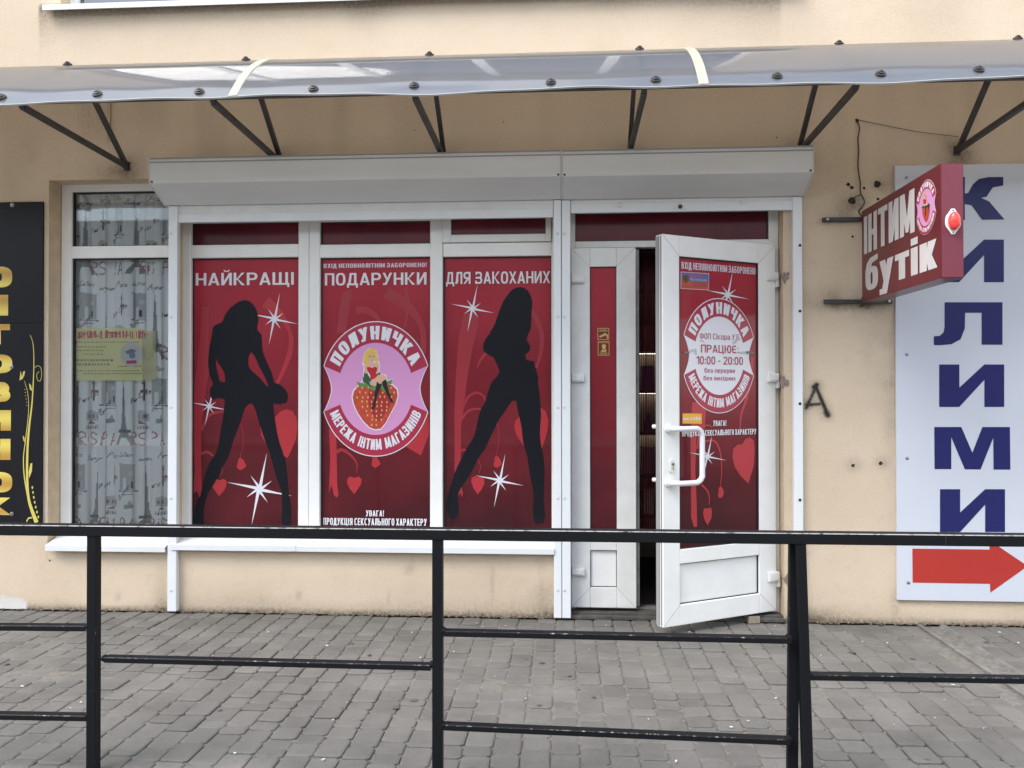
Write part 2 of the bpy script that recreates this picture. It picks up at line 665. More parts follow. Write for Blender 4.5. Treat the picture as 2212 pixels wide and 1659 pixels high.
# ------------------------------------------------------------------ lettering: every letter drawn from outlines
def glyph(ch, t, b, W=0.62):
    """outlines in a cell of cap height 1; t = stem width, b = thickness of level strokes; returns (outlines, width)"""
    def R(x0, y0, x1, y1):
        return [(x0, y0), (x1, y0), (x1, y1), (x0, y1)]

    def D(xb, yb, xt, yt, th=t):
        return [(xb, yb), (xb + th, yb), (xt + th, yt), (xt, yt)]

    def se(cx, cy, rx, ry, a):
        c, s = math.cos(rad(a)), math.sin(rad(a))
        e = 0.72
        return (cx + rx * math.copysign(abs(c) ** e, c), cy + ry * math.copysign(abs(s) ** e, s))

    def arc(x0, y0, x1, y1, a0, a1, n=14):
        cx, cy, rx, ry = (x0 + x1) / 2, (y0 + y1) / 2, (x1 - x0) / 2, (y1 - y0) / 2
        o = [se(cx, cy, rx, ry, a0 + (a1 - a0) * i / n) for i in range(n + 1)]
        q = [se(cx, cy, max(rx - t, 0.01), max(ry - b, 0.01), a0 + (a1 - a0) * i / n) for i in range(n + 1)]
        return o + q[::-1]

    def ring(x0, y0, x1, y1):
        return [arc(x0, y0, x1, y1, 0, 180), arc(x0, y0, x1, y1, 180, 360)]

    def bowl(x1, y0, y1, x0=0.0, flip=None):
        m_ = x1 - min((y1 - y0) * 0.5, (x1 - x0) * 0.55)
        o = [(x0, y0), (m_, y0)]
        n = 8
        rx, ry, cy = x1 - m_, (y1 - y0) / 2, (y0 + y1) / 2
        o += [(m_ + rx * math.sin(math.pi * i / n) ** 0.75, cy - ry * math.cos(math.pi * i / n)) for i in range(n + 1)]
        o += [(x0, y1), (x0, y1 - b), (m_, y1 - b)]
        rx2, ry2 = max(rx - t, 0.004), max(ry - b, 0.004)
        o += [(m_ + rx2 * math.sin(math.pi * i / n) ** 0.75, cy + ry2 * math.cos(math.pi * i / n)) for i in range(n + 1)]
        o += [(m_, y0 + b), (x0, y0 + b)]
        if flip:
            o = [(flip - x, y) for x, y in o]
        return o

    low = 0.74
    small = {'в': 'В', 'з': 'З', 'и': 'И', 'н': 'Н', 'к': 'К', 'х': 'Х', 'т': 'Т', 'п': 'П', 'д': 'Д', 'о': 'О', 'с': 'С', 'е': None, 'є': 'Є', 'ю': 'Ю'}
    if ch in small and small[ch]:
        g, w = glyph(small[ch], t / 0.95, b / low, W * 0.92)
        return [[(x * 0.95, y * low) for x, y in p] for p in g], w * 0.95
    w = W
    if ch == 'А':
        w = W * 1.08
        return [D(0, 0, w / 2 - t / 2, 1), [(w - t, 0), (w, 0), (w / 2 + t / 2, 1), (w / 2 - t / 2, 1)], R(w * 0.22, 0.2, w * 0.78, 0.2 + b)], w
    if ch == 'Б':
        return [R(0, 0, t, 1), R(0, 1 - b, w * 0.9, 1), bowl(w, 0, 0.6)], w
    if ch == 'В':
        return [R(0, 0, t, 1), bowl(w * 0.96, 0.5 - b / 2, 1), bowl(w, 0, 0.5 + b / 2)], w
    if ch == 'Г':
        return [R(0, 0, t, 1), R(0, 1 - b, w * 0.88, 1)], w * 0.88
    if ch == 'Д':
        w = W * 1.15
        return [R(0, 0, w, b), R(0, -0.2, t * 0.85, 0.02), R(w - t * 0.85, -0.2, w, 0.02), R(w * 0.86 - t, 0, w * 0.86, 1), R(w * 0.24, 1 - b, w * 0.86, 1),
                D(w * 0.1, 0, w * 0.24, 1)], w
    if ch == 'Е':
        return [R(0, 0, t, 1), R(0, 1 - b, w * 0.85, 1), R(0, 0.5 - b / 2, w * 0.8, 0.5 + b / 2), R(0, 0, w * 0.88, b)], w * 0.88
    if ch == 'Є':
        return [arc(0, 0, w, 1, 40, 320, 20), R(t * 0.5, 0.5 - b / 2, w * 0.75, 0.5 + b / 2)], w
    if ch == 'Ж':
        w = W * 1.5
        c = w / 2
        return [R(c - t / 2, 0, c + t / 2, 1), D(0, 0, c - t, 0.55), D(w - t, 0, c, 0.55), D(c - t, 0.45, 0, 1), D(c, 0.45, w - t, 1)], w
    if ch == 'З':
        return [bowl(w * 0.96, 0.5 - b / 2, 1, 0.12 * w), bowl(w, 0, 0.5 + b / 2, 0.05 * w), R(0.0, 0.0, t * 0.9, 0.26), R(0.03, 0.76, t * 0.9, 1)], w
    if ch in 'ИЙ':
        g = [R(0, 0, t, 1), R(w - t, 0, w, 1), [(0.01, 0), (t * 1.05, 0), (w - 0.01, 1), (w - t * 1.05, 1)]]
        if ch == 'Й':
            c = w / 2
            g += [[(c - 0.2, 1.24), (c - 0.12, 1.24), (c - 0.07, 1.16), (c + 0.07, 1.16), (c + 0.12, 1.24), (c + 0.2, 1.24), (c + 0.13, 1.08), (c - 0.13, 1.08)]]
        return g, w
    if ch == 'І':
        return [R(0, 0, t, 1)], t
    if ch == 'і':
        return [R(0, 0, t, low), R(0, low + 0.07, t, 1)], t
    if ch == 'К':
        return [R(0, 0, t, 1), [(t * 0.8, 0.40), (t * 1.65, 0.5), (w + 0.02, 1), (w - t * 1.05, 1)], [(t * 0.8, 0.60), (w - t * 1.0, 0), (w + 0.05, 0), (t * 1.65, 0.5)], R(t * 0.5, 0.42, t * 1.2, 0.58)], w + 0.05
    if ch == 'Л':
        return [R(w - t, 0, w, 1), R(w * 0.22, 1 - b, w, 1), [(0, 0), (0, b), (w * 0.08, b * 1.3), (w * 0.2, 1), (w * 0.2 + t, 1), (w * 0.17 + t, b), (w * 0.1 + t * 0.6, 0)]], w
    if ch == 'М':
        w = W * 1.35
        c = w / 2
        return [R(0, 0, t, 1), R(w - t, 0, w, 1), [(0.005, 1), (t * 1.15, 1), (c + t * 0.32, 0.06), (c - t * 0.32, 0.06)], [(w - t * 1.15, 1), (w - 0.005, 1), (c + t * 0.32, 0.06), (c - t * 0.32, 0.06)]], w
    if ch == 'Н':
        return [R(0, 0, t, 1), R(w - t, 0, w, 1), R(t * 0.5, 0.5 - b / 2, w - t * 0.5, 0.5 + b / 2)], w
    if ch in 'О0':
        k = w if ch == 'О' else w * 0.88
        return ring(0, -0.01, k, 1.01), k
    if ch == 'П':
        return [R(0, 0, t, 1), R(w - t, 0, w, 1), R(0, 1 - b, w, 1)], w
    if ch == 'Р':
        return [R(0, 0, t, 1), bowl(w, 0.4, 1)], w
    if ch == 'С':
        return [arc(0, -0.01, w, 1.01, 42, 318, 20)], w
    if ch == 'Т':
        return [R(w * 0.5 - t / 2, 0, w * 0.5 + t / 2, 1), R(0, 1 - b, w, 1)], w
    if ch == 'У':
        return [[(w * 0.16, 0), (w * 0.16 + t, 0), (w, 1), (w - t, 1)], [(0, 1), (t, 1), (w * 0.5 + t * 0.45, 0.36), (w * 0.5 - t * 0.2, 0.30)], R(0.03, 0, w * 0.3, b)], w
    if ch == 'Ф':
        w = W * 1.35
        return ring(0, 0.14, w, 0.9) + [R(w / 2 - t / 2, -0.02, w / 2 + t / 2, 1.02)], w
    if ch == 'Х':
        return [D(0, 0, w - t, 1), D(w - t, 0, 0, 1)], w
    if ch == 'Ц':
        return [R(0, 0, t, 1), R(w - t, 0, w, 1), R(0, 0, w + t * 0.5, b), R(w + t * 0.5 - t * 0.8, -0.18, w + t * 0.5, b)], w + t * 0.5
    if ch == 'Ч':
        return [R(0, 0.5, t, 1), R(w - t, 0, w, 1), R(0, 0.42, w, 0.42 + b)], w
    if ch == 'Щ':
        w = W * 1.45
        return [R(0, 0, t, 1), R(w / 2 - t / 2, 0, w / 2 + t / 2, 1), R(w - t, 0, w, 1), R(0, 0, w + t * 0.5, b), R(w - t * 0.3, -0.18, w + t * 0.5, b)], w + t * 0.5
    if ch == 'Ю':
        w = W * 1.4
        return [R(0, 0, t, 1), R(t * 0.5, 0.5 - b / 2, w * 0.45, 0.5 + b / 2)] + ring(w * 0.38, -0.01, w, 1.01), w
    if ch == 'Я':
        return [R(w - t, 0, w, 1), bowl(w, 0.4, 1, flip=w), [(0, 0), (t * 1.1, 0), (w - t * 0.6, 0.5), (w - t * 1.6, 0.5)]], w
    if ch == 'Ь':
        return [R(0, 0, t, 1), bowl(w, 0, 0.58)], w
    if ch == 'б':
        w = W * 0.95
        return ring(0, -0.01, w, 0.7) + [[(0, 0.3), (t, 0.3), (t, 0.62), (t * 1.3, 0.8), (w * 0.98, 0.86), (w * 0.98, 1.02), (w * 0.4, 0.98), (t * 0.3, 0.85), (0, 0.6)]], w
    if ch == 'у':
        w = W * 0.95
        return [[(w * 0.12, -0.26), (w * 0.12 + t, -0.26), (w, low), (w - t, low)], [(0, low), (t, low), (w * 0.5 + t * 0.5, 0.12), (w * 0.5 - t * 0.35, 0.02)], R(0.0, -0.26, w * 0.3, -0.26 + b)], w
    if ch == 'р':
        w = W * 0.92
        return ring(0, -0.01, w, low + 0.01) + [R(0, -0.26, t, low)], w
    if ch == 'а':
        w = W * 0.9
        return [R(w - t, 0, w, low * 0.8), arc(0, low * 0.25, w, low + 0.01, 5, 150, 12)] + ring(0, -0.01, w * 0.95, low * 0.6), w
    if ch == 'е':
        w = W * 0.9
        return [arc(0, -0.01, w, low + 0.01, 0, 318, 20), R(t * 0.5, low / 2 - b * 0.45, w - t * 0.3, low / 2 + b * 0.45)], w
    if ch == '1':
        w = W * 0.7
        return [R(w - t * 1.1, 0, w - t * 0.1, 1), [(0.05, 0.72), (0.05, 0.72 + b), (w - t, 1), (w - t * 0.1, 1), (w - t * 0.6, 0.82)]], w * 0.9
    if ch == '2':
        w = W * 0.88
        return [arc(0, 0.4, w, 1.01, -20, 165, 14), R(0, 0, w, b), [(0, b * 0.7), (t * 1.25, b * 0.7), (w - 0.01, 0.6), (w - t * 1.2, 0.6)]], w
    if ch == ':':
        return [R(0, 0.05, t, 0.05 + t), R(0, 0.55, t, 0.55 + t)], t
    if ch == '.':
        return [R(0, 0, t, t * 0.9)], t
    if ch == '-':
        return [R(0, 0.36, 0.28, 0.36 + b)], 0.28
    if ch == '!':
        return [[(t * 0.25, 0.3), (t * 0.8, 0.3), (t * 1.05, 1), (0, 1)], R(t * 0.1, 0, t * 0.95, 0.2)], t * 1.05
    if ch == "'":
        return [R(0, 0.7, t * 0.7, 1.03)], t * 0.7
    return [], W * 0.55                         # a space


def layout(text, t=0.19, b=0.15, gap=0.1, W=0.62, space=0.34):
    out, x = [], 0.0
    for ch in text:
        if ch == ' ':
            x += space
            continue
        g, w = glyph(ch, t, b, W)
        out += [[(px + x, py) for px, py in p] for p in g]
        x += w + gap
    return out, x - gap


def text_box(text, u0, v0, u1, v1, **kw):
    """outlines of a line of text stretched into a box (v0 base line, v1 cap height)"""
    g, w = layout(text, **kw)
    return [[(u0 + x / w * (u1 - u0), v0 + y * (v1 - v0)) for x, y in p] for p in g]


def densify(poly, n=3):
    out = []
    for a, b in zip(poly, poly[1:] + poly[:1]):
        for i in range(n):
            out.append((a[0] + (b[0] - a[0]) * i / n, a[1] + (b[1] - a[1]) * i / n))
    return out


def text_arc(text, cx, cy, r0x, r0y, r1x, r1y, a0, a1, inner_top=False, **kw):
    """text along an elliptic band; a0 -> a1 in degrees, r0 = letter foot, r1 = letter head"""
    g, w = layout(text, **kw)
    out = []
    for p in g:
        q = []
        for x, y in densify(p, 2):
            a = rad(a0 + (a1 - a0) * x / w)
            rx, ry = r0x + (r1x - r0x) * y, r0y + (r1y - r0y) * y
            q.append((cx + rx * math.cos(a), cy + ry * math.sin(a)))
        out.append(q)
    return out


IMPACT = dict(t=0.20, b=0.15, gap=0.11, W=0.56, space=0.24)
BOLD = dict(t=0.165, b=0.145, gap=0.11, W=0.66, space=0.34)
THIN = dict(t=0.12, b=0.115, gap=0.13, W=0.60, space=0.34)


def sparkle(plane, c, L):
    u = [(77, -365), (26, -24), (128, -84), (40, -3), (332, 70), (22, 26), (87, 137), (3, 42), (-77, 365), (-26, 24), (-128, 84), (-40, 3),
         (-332, -70), (-22, -26), (-87, -137), (-3, -42)]
    k = L / 373.0
    return pxp(plane, [(c[0] + x * k, c[1] + y * k) for x, y in u])


# ================================================================== THE BUILDING
bld = thing('shop_building', 'beige plastered shop building with white framed windows and an open glazed door', 'building', (0, 0.2, 0))

FR = 0.13                                     # front of the window frames, back from the wall face
xL0, xL1 = fx(104), fx(369)                   # curtained window opening
zL0, zL1 = fz(1190, 0), fz(388, 0, 200)
xS0, xS1 = fx(375), fx(1203)                  # shop window opening
zS0, zS1 = 0.43, 2.74
xD0, xD1 = fx(1224), fx(1693)                 # doorway
zD0, zD1 = 0.0, 2.70
xU0, xU1 = fx(131, 0, 20), fx(1655, 0, 20)               # upper window
zU0 = fz(12, 0, 120)
zU1 = zU0 + 1.9
WX0, WX1, WZ1 = -6.0, 5.0, 6.1
openings = [(xL0, xL1, zL0, zL1), (xS0, xS1, zS0, zS1), (xD0, xD1, zD0, zD1), (xU0, xU1, zU0, zU1)]


def ticks(lo, hi, cuts, fine_lo, fine_hi, fs, cs):
    t = [lo]
    c = sorted(set([x for x in cuts if lo < x < hi] + [hi, max(lo, fine_lo), min(hi, fine_hi)]))
    for x in c:
        a = t[-1]
        if x - a < 1e-6:
            continue
        s = fs if (a >= fine_lo - 1e-6 and x <= fine_hi + 1e-6) else cs
        n = max(1, int(math.ceil((x - a) / s)))
        t += [a + (x - a) * (i + 1) / n for i in range(n)]
    return t


def vnoise(x, z, s, seed=0):
    """smooth value noise on arrays"""
    r = np.random.RandomState(seed)
    tab = r.rand(64, 64)
    X, Z = x * s + 100, z * s + 100
    xi, zi = np.floor(X).astype(int), np.floor(Z).astype(int)
    fx_, fz_ = X - xi, Z - zi
    fx_, fz_ = fx_ * fx_ * (3 - 2 * fx_), fz_ * fz_ * (3 - 2 * fz_)
    g = lambda a, b: tab[a % 64, b % 64]
    return (g(xi, zi) * (1 - fx_) + g(xi + 1, zi) * fx_) * (1 - fz_) + (g(xi, zi + 1) * (1 - fx_) + g(xi + 1, zi + 1) * fx_) * fz_


BRK = [(-2.912, 2.944), (-1.861, 2.937), (-0.782, 2.93), (0.403, 2.925), (1.46, 2.934), (2.437, 2.944)]
tx = ticks(WX0, WX1, [c for o in openings for c in o[:2]], -4.3, 3.6, 0.022, 0.25)
tz = ticks(0, WZ1, [c for o in openings for c in o[2:]], 0.0, 4.2, 0.022, 0.25)
TX, TZ = np.array(tx), np.array(tz)
gx, gz = np.meshgrid(TX, TZ, indexing='ij')
dirt = np.zeros_like(gx)
# grime along the foot of the wall
foot = np.clip(1 - gz / (0.05 + 0.20 * vnoise(gx, gz * 0, 2.3, 1)), 0, 1) ** 1.6
dirt += 0.42 * foot
dirt += 0.8 * np.clip(1 - gz / 0.035, 0, 1) * (0.4 + 0.6 * vnoise(gx, gz, 9, 2))
# under the upper sill
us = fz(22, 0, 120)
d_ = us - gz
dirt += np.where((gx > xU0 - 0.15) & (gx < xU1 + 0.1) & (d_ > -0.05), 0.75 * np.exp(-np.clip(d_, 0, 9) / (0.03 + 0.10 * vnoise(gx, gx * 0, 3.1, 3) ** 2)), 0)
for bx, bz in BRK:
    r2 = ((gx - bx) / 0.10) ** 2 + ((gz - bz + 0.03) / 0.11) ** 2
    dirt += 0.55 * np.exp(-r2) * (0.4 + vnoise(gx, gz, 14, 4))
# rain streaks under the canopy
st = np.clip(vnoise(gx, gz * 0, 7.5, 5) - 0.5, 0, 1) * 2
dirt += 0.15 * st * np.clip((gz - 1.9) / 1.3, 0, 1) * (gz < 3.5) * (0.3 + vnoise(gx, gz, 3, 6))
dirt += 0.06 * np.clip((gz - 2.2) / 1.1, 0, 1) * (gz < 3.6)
# beside the shop window post at the bottom, and the dirty zone near the lettered sign
dirt += 0.5 * np.exp(-((gx - fx(1185)) / 0.12) ** 2) * np.clip(1 - gz / 0.42, 0, 1) * (0.3 + vnoise(gx, gz, 11, 7))
dirt += 0.35 * np.exp(-((gx - fx(352)) / 0.06) ** 2) * np.clip(1 - gz / 0.4, 0, 1)
for px, py, sx, sz, a in ((1853, 660, 0.22, 0.03, 0.8), (1800, 640, 0.2, 0.06, 0.3), (1815, 470, 0.12, 0.05, 0.35), (1842, 440, 0.09, 0.06, 0.5), (1900, 400, 0.06, 0.05, 0.35),
                          (1842, 1003, 0.05, 0.04, 0.4), (1903, 1000, 0.05, 0.04, 0.3), (1900, 780, 0.14, 0.3, 0.16), (1925, 900, 0.05, 0.4, 0.2), (1750, 1330, 0.2, 0.06, 0.4), (1062, 1260, 0.012, 0.10, 0.3), (885, 1228, 0.03, 0.03, 0.35), (840, 1292, 0.010, 0.04, 0.2), (645, 1285, 0.02, 0.03, 0.4), (255, 1290, 0.02, 0.03, 0.3), (1170, 1250, 0.02, 0.15, 0.15),
                          (1935, 1300, 0.03, 0.08, 0.3), (1890, 640, 0.05, 0.12, 0.3), (60, 330, 0.10, 0.12, 0.12), (230, 370, 0.08, 0.05, 0.2)):
    p = at(px, py)
    dirt += a * np.exp(-((gx - p.x) / sx) ** 2 - ((gz - p.z) / sz) ** 2) * (0.45 + vnoise(gx, gz, 16, 8))
dirt += 0.10 * np.clip(vnoise(gx, gz, 2.1, 9) - 0.45, 0, 1) * 2
dirt += 0.12 * np.clip(vnoise(gx, gz, 26, 10) - 0.84, 0, 1) * 5 * (gz < 3.0)
p = at(18, 1306)
patch = np.clip(1.5 - (((gx - p.x) / 0.11) ** 2 + ((gz - p.z) / 0.055) ** 2) - 0.9 * (vnoise(gx, gz, 18, 11) - 0.3), 0, 1)
patch = np.clip(patch * 3, 0, 1)
nx, nz = len(TX), len(TZ)
vid = lambda i, j: i * nz + j
wv = [(TX[i], 0.0 - 0.2, TZ[j]) for i in range(nx) for j in range(nz)]
wf = []
for i in range(nx - 1):
    xc = (TX[i] + TX[i + 1]) / 2
    ops = [o for o in openings if o[0] < xc < o[1]]
    for j in range(nz - 1):
        zc = (TZ[j] + TZ[j + 1]) / 2
        if any(o[2] < zc < o[3] for o in ops):
            continue
        wf.append((vid(i, j), vid(i + 1, j), vid(i + 1, j + 1), vid(i, j + 1)))
me = bpy.data.meshes.new('front_wall')
me.from_pydata(wv, [], wf)
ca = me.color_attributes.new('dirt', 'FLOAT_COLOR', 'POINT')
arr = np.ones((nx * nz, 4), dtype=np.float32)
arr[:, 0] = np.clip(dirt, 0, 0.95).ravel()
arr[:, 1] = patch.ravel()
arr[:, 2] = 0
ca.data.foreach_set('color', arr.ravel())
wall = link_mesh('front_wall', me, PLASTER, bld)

# reveals of the openings (plaster), slightly inside the openings' edges
rv = MB()
for (a, b, c, d), dep, bot in ((openings[0], 0.30, True), (openings[1], 0.30, True), (openings[2], 0.30, False), (openings[3], 0.3, True)):
    for q in (((a, 0, c), (a, dep, c), (a, dep, d), (a, 0, d)), ((b, 0, c), (b, 0, d), (b, dep, d), (b, dep, c)), ((a, 0, d), (a, dep, d), (b, dep, d), (b, 0, d))):
        rv.add(q, [(0, 1, 2, 3)])
    if bot:
        rv.add(((a, 0, c), (b, 0, c), (b, dep, c), (a, dep, c)), [(0, 1, 2, 3)])
rv.build('window_reveal', mat('reveal_plaster', (0.58, 0.45, 0.31), 0.9, var=(9, 0.14), bump=(120, 0.4)), bld)
# the body of the building behind the front
bd = MB()
bd.box(WX0, WX0 + 0.25, 0.02, 7, 0, WZ1)
bd.box(WX1 - 0.25, WX1, 0.02, 7, 0, WZ1)
bd.box(WX0, WX1, 7, 7.25, 0, WZ1)
bd.build('side_wall', mat('side_plaster', (0.6, 0.46, 0.3), 0.9, var=(3, 0.1)), bld)
MB().box(WX0 - 0.1, WX1 + 0.1, -0.1, 7.4, WZ1 + 0.003, WZ1 + 0.2).build('roof', mat('roof_edge', (0.2, 0.19, 0.18), 0.8), bld)


def frame(mb, x0, x1, z0, z1, w, y0, y1, wb=None, wt=None):
    wb, wt = wb or w, wt or w
    mb.box(x0, x0 + w, y0, y1, z0, z1)
    mb.box(x1 - w, x1, y0, y1, z0, z1)
    mb.box(x0 + w, x1 - w, y0, y1, z0, z0 + wb)
    mb.box(x0 + w, x1 - w, y0, y1, z1 - wt, z1)


# ---- upper window (only its foot shows)
GY = 0.17
f = MB()
um = fx(421, FR, 5)
ums = [um + k * 0.95 for k in range(4)]
frame(f, xU0, xU1, zU0 + 0.002, zU1, 0.055, 0.10, 0.16)
for u_ in ums:
    f.box(u_ - 0.045, u_ + 0.045, 0.098, 0.158, zU0 + 0.057, zU1 - 0.055)
uw = f.build('upper_window', PVC, bld, bevel=0.004)
CGLASS = mat_glass('coated_upper_glass', (0.5, 0.56, 0.64), 2.8)
for a_, b_ in zip([xU0 + 0.01] + ums, ums + [xU1 - 0.01]):
    MB().box(a_ + 0.04, b_ - 0.04, 0.135, 0.145, zU0 + 0.05, zU1 - 0.05).build('pane', CGLASS, uw)
cu = MB()
n = 420
vs, fs = [], []
for i in range(n + 1):
    x = xU0 + (xU1 - xU0) * i / n
    y = 0.26 + 0.022 * math.sin(i * 0.9) + 0.01 * math.sin(i * 2.3)
    vs += [(x, y, zU0), (x, y, zU1)]
    if i:
        fs.append((2 * i - 2, 2 * i, 2 * i + 1, 2 * i - 1))
cu.add(vs, fs)
cu.build('net_curtain', mat('net_curtain', (0.30, 0.31, 0.33), 0.9, var=(25, 0.5, (1, 1, 0.3))), uw, smooth=True)


def sill(x0, x1, zb, out, name='window_sill', join=()):
    """folded metal sill: slopes out of the opening and turns down at the front"""
    s = MB()
    s.prism([(0.12, zb + 0.055), (0.12, zb + 0.050), (-out, zb), (-out, zb - 0.022), (-out + 0.004, zb - 0.030), (-out - 0.004, zb - 0.030), (-out - 0.006, zb + 0.004)], x0, x1)
    for j in join:
        s.prism([(0.11, zb + 0.056), (0.11, zb + 0.0535), (-out - 0.0055, zb + 0.0015), (-out - 0.0085, zb - 0.027), (-out - 0.0095, zb + 0.0065)], j - 0.012, j + 0.012)
    return s.build(name, ALU, bld, bevel=0.0)


sill(fx(92, -0.06, 20), xU1 + 0.2, fz(12, -0.06, 105), 0.06, join=(fx(873, -0.06, 5),))
sill(fx(98, -0.05, 1185), fx(366), fz(1181, -0.05, 200), 0.05)
sill(fx(378), fx(1197), fz(1183, -0.05, 800), 0.05, join=(fx(635, -0.05, 1180),))

# ---- the curtained window at the left
f = MB()
a0, a1 = fx(131, FR), xL1 - 0.003
zt, zb = fz(396, FR, 250), fz(1163, FR, 250)
gw0 = fx(153, FR)
gt, tr1, tr0 = fz(413, FR, 250), fz(531, FR, 250), fz(557, FR, 250)
gb = fz(1140, FR, 250)
f.box(a0, gw0, FR, FR + 0.06, zb, zt)
f.box(a1 - 0.03, a1, FR, FR + 0.06, zb, zt)
f.box(gw0, a1 - 0.03, FR, FR + 0.06, gt, zt)
f.box(gw0, a1 - 0.03, FR, FR + 0.06, tr0, tr1)
f.box(gw0, a1 - 0.03, FR, FR + 0.06, zb, gb)
lw = f.build('curtained_window', PVC, bld, bevel=0.004)
gs = MB()
for q0, q1 in ((tr1, gt), (gb, tr0)):
    for (c0, c1, d0, d1) in ((gw0, gw0 + 0.007, q0, q1), (a1 - 0.037, a1 - 0.03, q0, q1), (gw0 + 0.007, a1 - 0.037, q1 - 0.008, q1), (gw0 + 0.007, a1 - 0.037, q0, q0 + 0.006)):
        gs.box(c0, c1, FR + 0.018, FR + 0.045, d0, d1)
gs.build('gasket', GASKET, lw)
for q0, q1 in ((tr1, gt), (gb, tr0)):
    MB().box(gw0 + 0.004, a1 - 0.034, FR + 0.026, FR + 0.034, q0 + 0.003, q1 - 0.003).build('pane', GLASS, lw)

# ---- the shop window: three bays of red film
SP = wallplane(GY)                            # face of the film
f = MB()
sL, sR = fx(384, FR), xS1 - 0.002
sT, sB = zS1 - 0.004, fz(1163, FR, 800)
bays = [(411.5, 644), (690.5, 929), (957, 1191.5)]
ups = [(480, 528), (477, 527), None]
big = [(556, 1146), (555, 1147), (553, 1148)]
cols = [(sL, fx(411.5, FR)), (fx(644, FR), fx(667, FR) - 0.001), (fx(667, FR) + 0.001, fx(690.5, FR)), (fx(929, FR), fx(956, FR)), (fx(1191.5, FR), sR)]
for c0, c1 in cols:
    f.box(c0, c1, FR, FR + 0.065, sB, sT)
for k, (p0, p1) in enumerate(bays):
    x0, x1 = fx(p0, FR), fx(p1, FR)
    pm = (p0 + p1) / 2
    zt2 = fz(big[k][0], FR, pm)
    zt1 = fz(ups[k][1], FR, pm) if ups[k] else fz(524, FR, pm)
    f.box(x0, x1, FR + 0.001, FR + 0.064, zt2, zt1)
    f.box(x0, x1, FR + 0.001, FR + 0.064, sB, fz(big[k][1], FR, pm))
    f.box(x0, x1, FR + 0.001, FR + 0.064, fz(ups[k][0], FR, pm) if ups[k] else fz(462, FR, pm), sT)
sw = f.build('shop_window', PVC, bld, bevel=0.004, seg=1)
# opening light in the third bay
f = MB()
s0, s1, sz0, sz1 = fx(956.5, FR), fx(1191, FR), fz(523, FR, 1075), fz(463, FR, 1075)
g0, g1, gz0, gz1 = fx(974.5, FR - 0.015), fx(1179, FR - 0.015), fz(506, FR - 0.015, 1075), fz(472, FR - 0.015, 1075)
f.box(s0, g0, FR - 0.018, FR + 0.04, sz0, sz1)
f.box(g1, s1, FR - 0.018, FR + 0.04, sz0, sz1)
f.box(g0, g1, FR - 0.018, FR + 0.04, sz0, gz0)
f.box(g0, g1, FR - 0.018, FR + 0.04, gz1, sz1)
f.build('opening_sash', PVCD, sw, bevel=0.004)
gs = MB()


def gasket(mb, x0, x1, z0, z1, y, w=0.006):
    mb.box(x0, x0 + w, y, y + 0.02, z0, z1)
    mb.box(x1 - w, x1, y, y + 0.02, z0, z1)
    mb.box(x0 + w, x1 - w, y, y + 0.02, z1 - w, z1)
    mb.box(x0 + w, x1 - w, y, y + 0.02, z0, z0 + w)


for k, (p0, p1) in enumerate(bays):
    pm = (p0 + p1) / 2
    x0, x1 = fx(p0, FR), fx(p1, FR)
    z1, z0 = fz(big[k][0], FR, pm), fz(big[k][1], FR, pm)
    gasket(gs, x0, x1, z0, z1, GY - 0.012)
    MB().box(x0 + 0.002, x1 - 0.002, GY, GY + 0.014, z0 + 0.002, z1 - 0.002).build('pane', FILM, sw, label='tall pane behind red printed film')
    if ups[k]:
        z1, z0 = fz(ups[k][0], FR, pm), fz(ups[k][1], FR, pm)
        gasket(gs, x0, x1, z0, z1, GY - 0.012)
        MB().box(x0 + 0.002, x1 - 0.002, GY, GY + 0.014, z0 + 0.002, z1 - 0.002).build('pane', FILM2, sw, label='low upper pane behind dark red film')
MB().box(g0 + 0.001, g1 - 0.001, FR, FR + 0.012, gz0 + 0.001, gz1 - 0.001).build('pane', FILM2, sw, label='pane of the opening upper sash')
gasket(gs, g0, g1, gz0, gz1, FR - 0.008, 0.005)
gs.build('gasket', GASKET, sw)

zA, zB = zoomer(740, 1140, 3.5304), zoomer(740, 1600, 3.4565)
zC, zD = zoomer(1740, 1100, 3.3174), zoomer(1740, 1580, 3.3174)
zE, zF = zoomer(1250, 1000, 3.3174), zoomer(1250, 1480, 2.7652)


def art(name, pts, m, off, subs=(), par=None, plane=None):
    P = plane or SP
    if len(pts) > 1 and name == 'swirl_print':
        return [art(name, [q], m, off + 0.00007 * k, subs, par, plane) for k, q in enumerate(pts)]
    return flat(name, P, [pxp(P, p) for p in pts], m, par or sw, off, [pxp(P, s) for s in subs])


def ribbon(pts, ws, k=5):
    q = [(x, y, w) for (x, y), w in zip(pts, ws)]
    q = smoothpts(q, k)
    return stroke([(a, b) for a, b, _ in q], [c for _, _, c in q])


